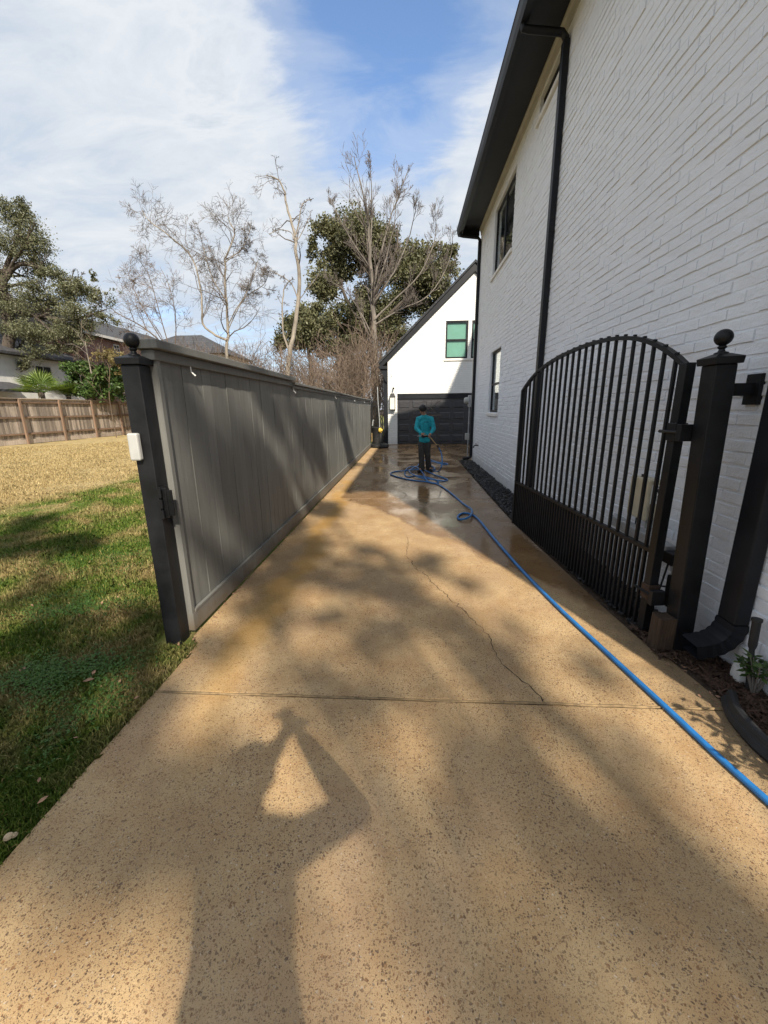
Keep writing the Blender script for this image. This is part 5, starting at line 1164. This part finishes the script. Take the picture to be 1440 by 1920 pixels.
# leafy shrub and fan palms behind the back fence
Y = 25.5
bs = cl([(160, 690, 26, 26, 0), (195, 700, 30, 26, 0), (180, 730, 40, 24, 0), (215, 722, 22, 22, 0), (150, 725, 24, 24, 0)], Y)
tree('evergreen_shrub', 'glossy green shrub before the red brick house', [rooted([(175, 745), (172, 710), (165, 670), (160, 640)], Y, .06, .02), L_([(174, 735), (195, 705)], Y, .04, .015), L_([(174, 735), (150, 710)], Y, .04, .015)], dict(kids=(6, 4), levels=2, L1=0.8, rmin=0.012), 12, 'bark_pale', 'bark_grey', leaf=(bs, 9000, 0.22, 'bush_leaf'), cat='shrub')
vn = cl([(190, 668, 30, 10, 0), (215, 676, 24, 12, 0), (225, 690, 10, 20, 0)], 25.0)
tree('climbing_vine', 'dry brownish vine hanging on the red brick wall', [rooted([(205, 745), (205, 690), (190, 670)], 25.0, .03, .01), L_([(205, 690), (225, 672)], 25.0, .02, .01)], dict(kids=(8, 5), levels=2, L1=0.9, rmin=0.008), 13, 'vine_brown', 'vine_brown', leaf=(vn, 2200, 0.14, 'vine_leaf'), cat='vine')
def fan_palm(label, px, py, Y, R, nf, seed):
    rg = random.Random(seed); c = atY(px, py, Y); t = thing('fan_palm', label, 'palm', 'fan palms', loc=(c.x, c.y, 0))
    MB().tube([(0, 0, -0.1), (0.02, 0, c.z*0.6), (0, 0, c.z)], [0.16, 0.14, 0.12], 10).build('trunk', 'bark_dark', t, True)
    for i in range(nf):
        a = 2*math.pi*i/nf + rg.uniform(-.3, .3); el_ = rg.uniform(0.15, 1.25); d = Vector((math.cos(a)*math.cos(el_), math.sin(a)*math.cos(el_), math.sin(el_)))
        hub = Vector((0, 0, c.z))+d*R*0.45; st_ = MB().tube([Vector((0, 0, c.z-0.05)), hub], [0.02, 0.012], 5).build('stalk', 'palm_leaf', t)
        side = d.cross(Vector((0, 0, 1))).normalized(); nrm = side.cross(d); q = []
        for k in range(-15, 16):
            b = k*math.radians(7.2); dr_ = d*math.cos(b)+side*math.sin(b); L = R*(0.95-0.18*abs(k)/15)*rg.uniform(.92, 1.05); w = L*0.062; sd = dr_.cross(nrm).normalized()*w*0.5
            tip = hub+dr_*L-Vector((0, 0, 0.10*L))+nrm*0.05*(k % 2); mid = hub+dr_*L*0.55+nrm*(0.03*((k % 2)*2-1))
            q += [hub, mid-sd, tip, mid+sd]
        link('frond', mesh_np('frond', np.array([tuple(v) for v in q]), 4, 'palm_leaf', [rg.random() for _ in range(len(q)//4)]), t)
fan_palm('bright green fan palm rising over the back fence at left', 78, 735, 23.4, 1.15, 11, 4)
fan_palm('smaller pale fan palm right of the bright one behind the back fence', 128, 742, 24.6, 0.75, 8, 6)

# tangle of bare undergrowth behind the grey fence: one uncountable mass
def brush(nst, seed):
    rg = random.Random(seed); paths = []; P = {**BASE, 'levels': 2, 'kids': (5, 3), 'seg': (5, 4, 3), 'wander': 0.22, 'up': 0.06, 'rmin': 0.009, 'angle': (20, 55), 'ratio': (0.4, 0.7), 'thin': 0.6}
    for i in range(nst):
        px = rg.uniform(255, 735); Y = rg.uniform(20.5, 33) if px > 560 else rg.uniform(max(22, 32-(px-255)*0.06), 36)
        g = atY(px, 760, Y); top = rg.uniform(0.5, 1)*(105 if px < 560 else 125 if px > 640 else 95)*Y/F
        a = rg.uniform(0, 6.28)
        grow(paths, Vector((g.x, Y, -0.1)), Vector((math.cos(a)*.35, math.sin(a)*.35, 1)).normalized(), 1.7+top, rg.uniform(0.012, 0.035), 0, rg, P)
    m = MB()
    for pts, rad, lvl in paths: m.tube(pts, rad, 4 if lvl == 0 else 3, False)
    m.build('brush', 'twig_brown', None, kind='stuff', label='tangle of bare brown undergrowth behind the grey fence', category='brush')
    print('brush paths', len(paths))
brush(520, 3)
def hanging_vines(seed):
    rg = random.Random(seed); m = MB()
    for i in range(200):
        px = rg.uniform(655, 716); py = rg.uniform(615, 700); Y = rg.uniform(24, 27.5); p = atY(px, py, Y); L = rg.uniform(0.6, 2.6)
        q = [p]; 
        for k in range(5): q.append(q[-1]+Vector((rg.gauss(0, .07), rg.gauss(0, .07), -L/5)))
        m.tube(q, 0.010, 3, False)
    m.build('hanging_vines', 'vine_brown', None, kind='stuff', label='curtain of dead brown vines on the tree beside the garage', category='vines')
hanging_vines(8)

# ------------------------------------------------------------------ front-yard trees behind the viewer: they shade drive, lawn and fence
def up_sun(p, z): return Vector(p) + to_sun*((z-p[2])/to_sun.z)
def shade_tree(label, base, fork, clumps, limbs_, nl, seed):
    """crown clumps and limbs stand where the sun's line from each shaded spot meets the crown height"""
    base = Vector(base); fork = Vector(fork); limbs = [([base, base.lerp(fork, .5)+Vector((.12, .1, 0)), fork], 0.38, 0.26)]
    for pts, r in limbs_: limbs.append(([fork, fork.lerp(pts[0], .55)+Vector((0, 0, .4))] + pts, r*0.75, r*0.35))
    for c_, r in clumps[::4]: limbs.append(([fork, fork.lerp(c_, .55)+Vector((0, 0, .5)), c_], 0.028, 0.014))
    tree('shade_tree', label, limbs, dict(kids=(5, 3), levels=2, L1=0.25, rmin=0.012, wander=0.2, **{'from': 0.5}), seed, 'bark_dark', 'bark_dark', leaf=([(c_, (r, r, r*.6)) for c_, r in clumps], nl, 0.12, 'oak_leaf'), group='front yard trees behind the viewer')
rgs = random.Random(70)
def spots(px, z0, z1, X=None): return [(up_sun(atX(x, y, X) if X else gnd(x, y), rgs.uniform(z0, z1)), r) for x, y, r in px]
def limb(px, z0, z1, X=None): return [up_sun(atX(x, y, X) if X else gnd(x, y), z0+(z1-z0)*i/(len(px)-1)) for i, (x, y) in enumerate(px)]
dark = [(520, 985, .55), (610, 955, .45), (560, 1040, .45), (480, 1130, .45), (640, 1085, .35), (720, 1090, .35), (790, 1135, .3), (740, 1170, .28), (690, 1215, .25), (860, 1180, .3), (930, 1260, .3), (560, 1290, .26), (650, 1300, .22), (420, 1210, .25), (1120, 1250, .22), (1000, 1300, .22),
        (880, 1500, .24), (960, 1430, .22), (1050, 1500, .24), (1130, 1570, .22), (1240, 1650, .22), (1340, 1720, .22), (250, 1480, .2), (170, 1600, .2), (300, 1420, .18), (760, 1300, .16), (960, 1800, .16), (1120, 1850, .16), (420, 1420, .14), (860, 1640, .12), (610, 1160, .2), (530, 1180, .2), (590, 1235, .16), (800, 1060, .25), (700, 1035, .25), (880, 1090, .2), (960, 1180, .18), (330, 1560, .16), (230, 1680, .14), (120, 1720, .14), (390, 1500, .12), (1180, 1400, .14), (1060, 1660, .12), (720, 1800, .1), (360, 1470, .13), (420, 1540, .13), (330, 1600, .12), (440, 1440, .10), (270, 1560, .12)]
fen = [(395, 830, .3), (430, 900, .35), (500, 760, .3), (560, 800, .4), (600, 860, .45), (640, 780, .5), (420, 1060, .22), (480, 1000, .3), (545, 950, .35), (655, 850, .6)]
shade_tree('large live oak behind the viewer, seen only by its dappled shade on the drive', (6.4, -13.5, -0.1), (5.4, -11.0, 6.2), spots(dark, 8.0, 10.5) + spots(fen, 8.0, 10.0, FX),
           [(limb([(1010, 1310), (900, 1200), (760, 1110), (600, 1040), (470, 1010)], 8.2, 9.6), 0.16), (limb([(1400, 1790), (1230, 1640), (1010, 1470), (840, 1370)], 8.0, 9.0), 0.14), (limb([(700, 1150), (560, 1080), (450, 1080)], 8.6, 9.4), 0.08),
            (limb([(470, 1100), (520, 930), (600, 800), (655, 770)], 8.6, 9.6, FX), 0.10), (limb([(600, 1000), (585, 850), (560, 730)], 8.8, 9.4, FX), 0.07), (limb([(420, 1100), (400, 900), (360, 800)], 8.6, 9.2, FX), 0.05)], 26000, 61)
law = [(rgs.uniform(-20, 300), rgs.uniform(930, 1560)) for _ in range(60)]
law = [(x, y, (0.16 if y > 1300 else 0.24 if y > 1120 else .4)*rgs.uniform(.7, 1.3)) for x, y in law if not (y < 1150 and rgs.random() < .45)]
shade_tree('live oak at the left behind the viewer, seen only by its shade on the lawn', (-1.6, -13.0, -0.1), (-0.6, -10.5, 5.6), spots(law, 7.0, 9.5),
           [(limb([(40, 1500), (120, 1250), (60, 1080)], 7.4, 8.6), 0.12), (limb([(260, 1330), (150, 1150), (30, 1000)], 7.4, 8.6), 0.10), (limb([(20, 1200), (200, 1180)], 7.2, 8.0), 0.07)], 15000, 62)

# ------------------------------------------------------------------ small litter
def litter(px, py, s, a, lab, nm='fallen_leaf', mat='dry_leaf'):
    p = gnd(px, py); t = Vector((math.cos(a), math.sin(a), 0)); sd = Vector((-t.y, t.x, 0)); z = 0.035 if p.x < -1.47 else 0.006
    if nm == 'fallen_leaf':
        c_ = Vector((p.x, p.y, z)); m = MB(); up = Vector((0, 0, 1))
        m.add([c_-t*s, c_-t*s*.2+sd*s*.45+up*s*.2, c_+t*s*.5+sd*s*.3+up*s*.25, c_+t*s+up*s*.1, c_+t*s*.5-sd*s*.3+up*s*.15, c_-t*s*.2-sd*s*.45+up*s*.12, c_+t*s*.2+up*s*.02], [(0, 6, 1), (1, 6, 2), (2, 6, 3), (3, 6, 4), (4, 6, 5), (5, 6, 0)])
        o = m.build(nm, mat, None, label=lab, category='leaf')
        sm = o.modifiers.new('t', 'SOLIDIFY'); sm.thickness = 0.0012
    else:
        m = MB(); m.lathe([(0.002, 0), (s*.8, s*.15), (s, s*.5), (s*.75, s*.95), (0.002, s*1.15)], (p.x, p.y, 0.0), 9); m.build(nm, mat, None, True, label=lab, category='stone')
litter(168, 1285, 0.030, 0.4, 'curled reddish dry leaf in the clover near the left gate post')
litter(178, 1270, 0.022, 1.9, 'small reddish dry leaf beside the larger one in the clover')
litter(48, 1262, 0.016, 2.5, 'pale dry leaf in the grass left of the clover patch')
litter(258, 1318, 0.016, 1.0, 'reddish leaf scrap on the lawn edge near the near joint')
litter(84, 1512, 0.020, 1.1, 'pale dry leaf lying at the concrete edge near the left border')
litter(77, 1474, 0.014, 2.1, 'tan dry leaf in the grass near the lower left')
litter(17, 1572, 0.017, 0, 'round tan pebble in the grass at the left border', 'pebble', 'tan_stone')
litter(28, 1568, 0.012, 0, 'smaller tan pebble beside the round one at the left border', 'pebble', 'tan_stone')
for px, py, lb_ in ((1018, 1588, 'small'), (1052, 1678, 'second'), (1246, 1878, 'lowest')): litter(px, py, 0.006, rnd.uniform(0, 6), {'small': 'tiny pale leaf scrap on the concrete below the long branch shadow', 'second': 'tiny pale leaf scrap in the middle of the foreground concrete', 'lowest': 'tiny pale leaf scrap near the bottom border of the concrete'}[lb_], 'fallen_leaf', 'dry_leaf')

def leaf_litter(n_):
    out, at = [], []
    for i in range(n_):
        k = nrg.random()
        if k < 0.5: x, y, z = -1.545+abs(nrg.normal())*0.022, nrg.uniform(2.4, 12), 0.004      # swept against the fence foot
        elif k < 0.65: x, y, z = 1.70+nrg.normal()*0.05, nrg.uniform(1.6, 2.6), 0.006
        else: x, y, z = -1.5-abs(nrg.normal())*1.6, nrg.uniform(0.9, 6.0), 0.022
        s_ = nrg.uniform(0.005, 0.016); a = nrg.uniform(0, 6.28); t = np.array([math.cos(a), math.sin(a), nrg.normal()*0.3])*s_; sd = np.array([-math.sin(a), math.cos(a), nrg.normal()*0.4])*s_*0.45
        c_ = np.array([x, y, z+0.004*nrg.random()]); out += [c_-t, c_+sd, c_+t, c_-sd]; at.append(nrg.random())
    link('leaf_litter', mesh_np('leaf_litter', np.array(out), 4, 'dry_leaf', at), kind='stuff', label='scattered dry leaf crumbs on lawn and along the fence foot', category='leaf litter')
leaf_litter(700)
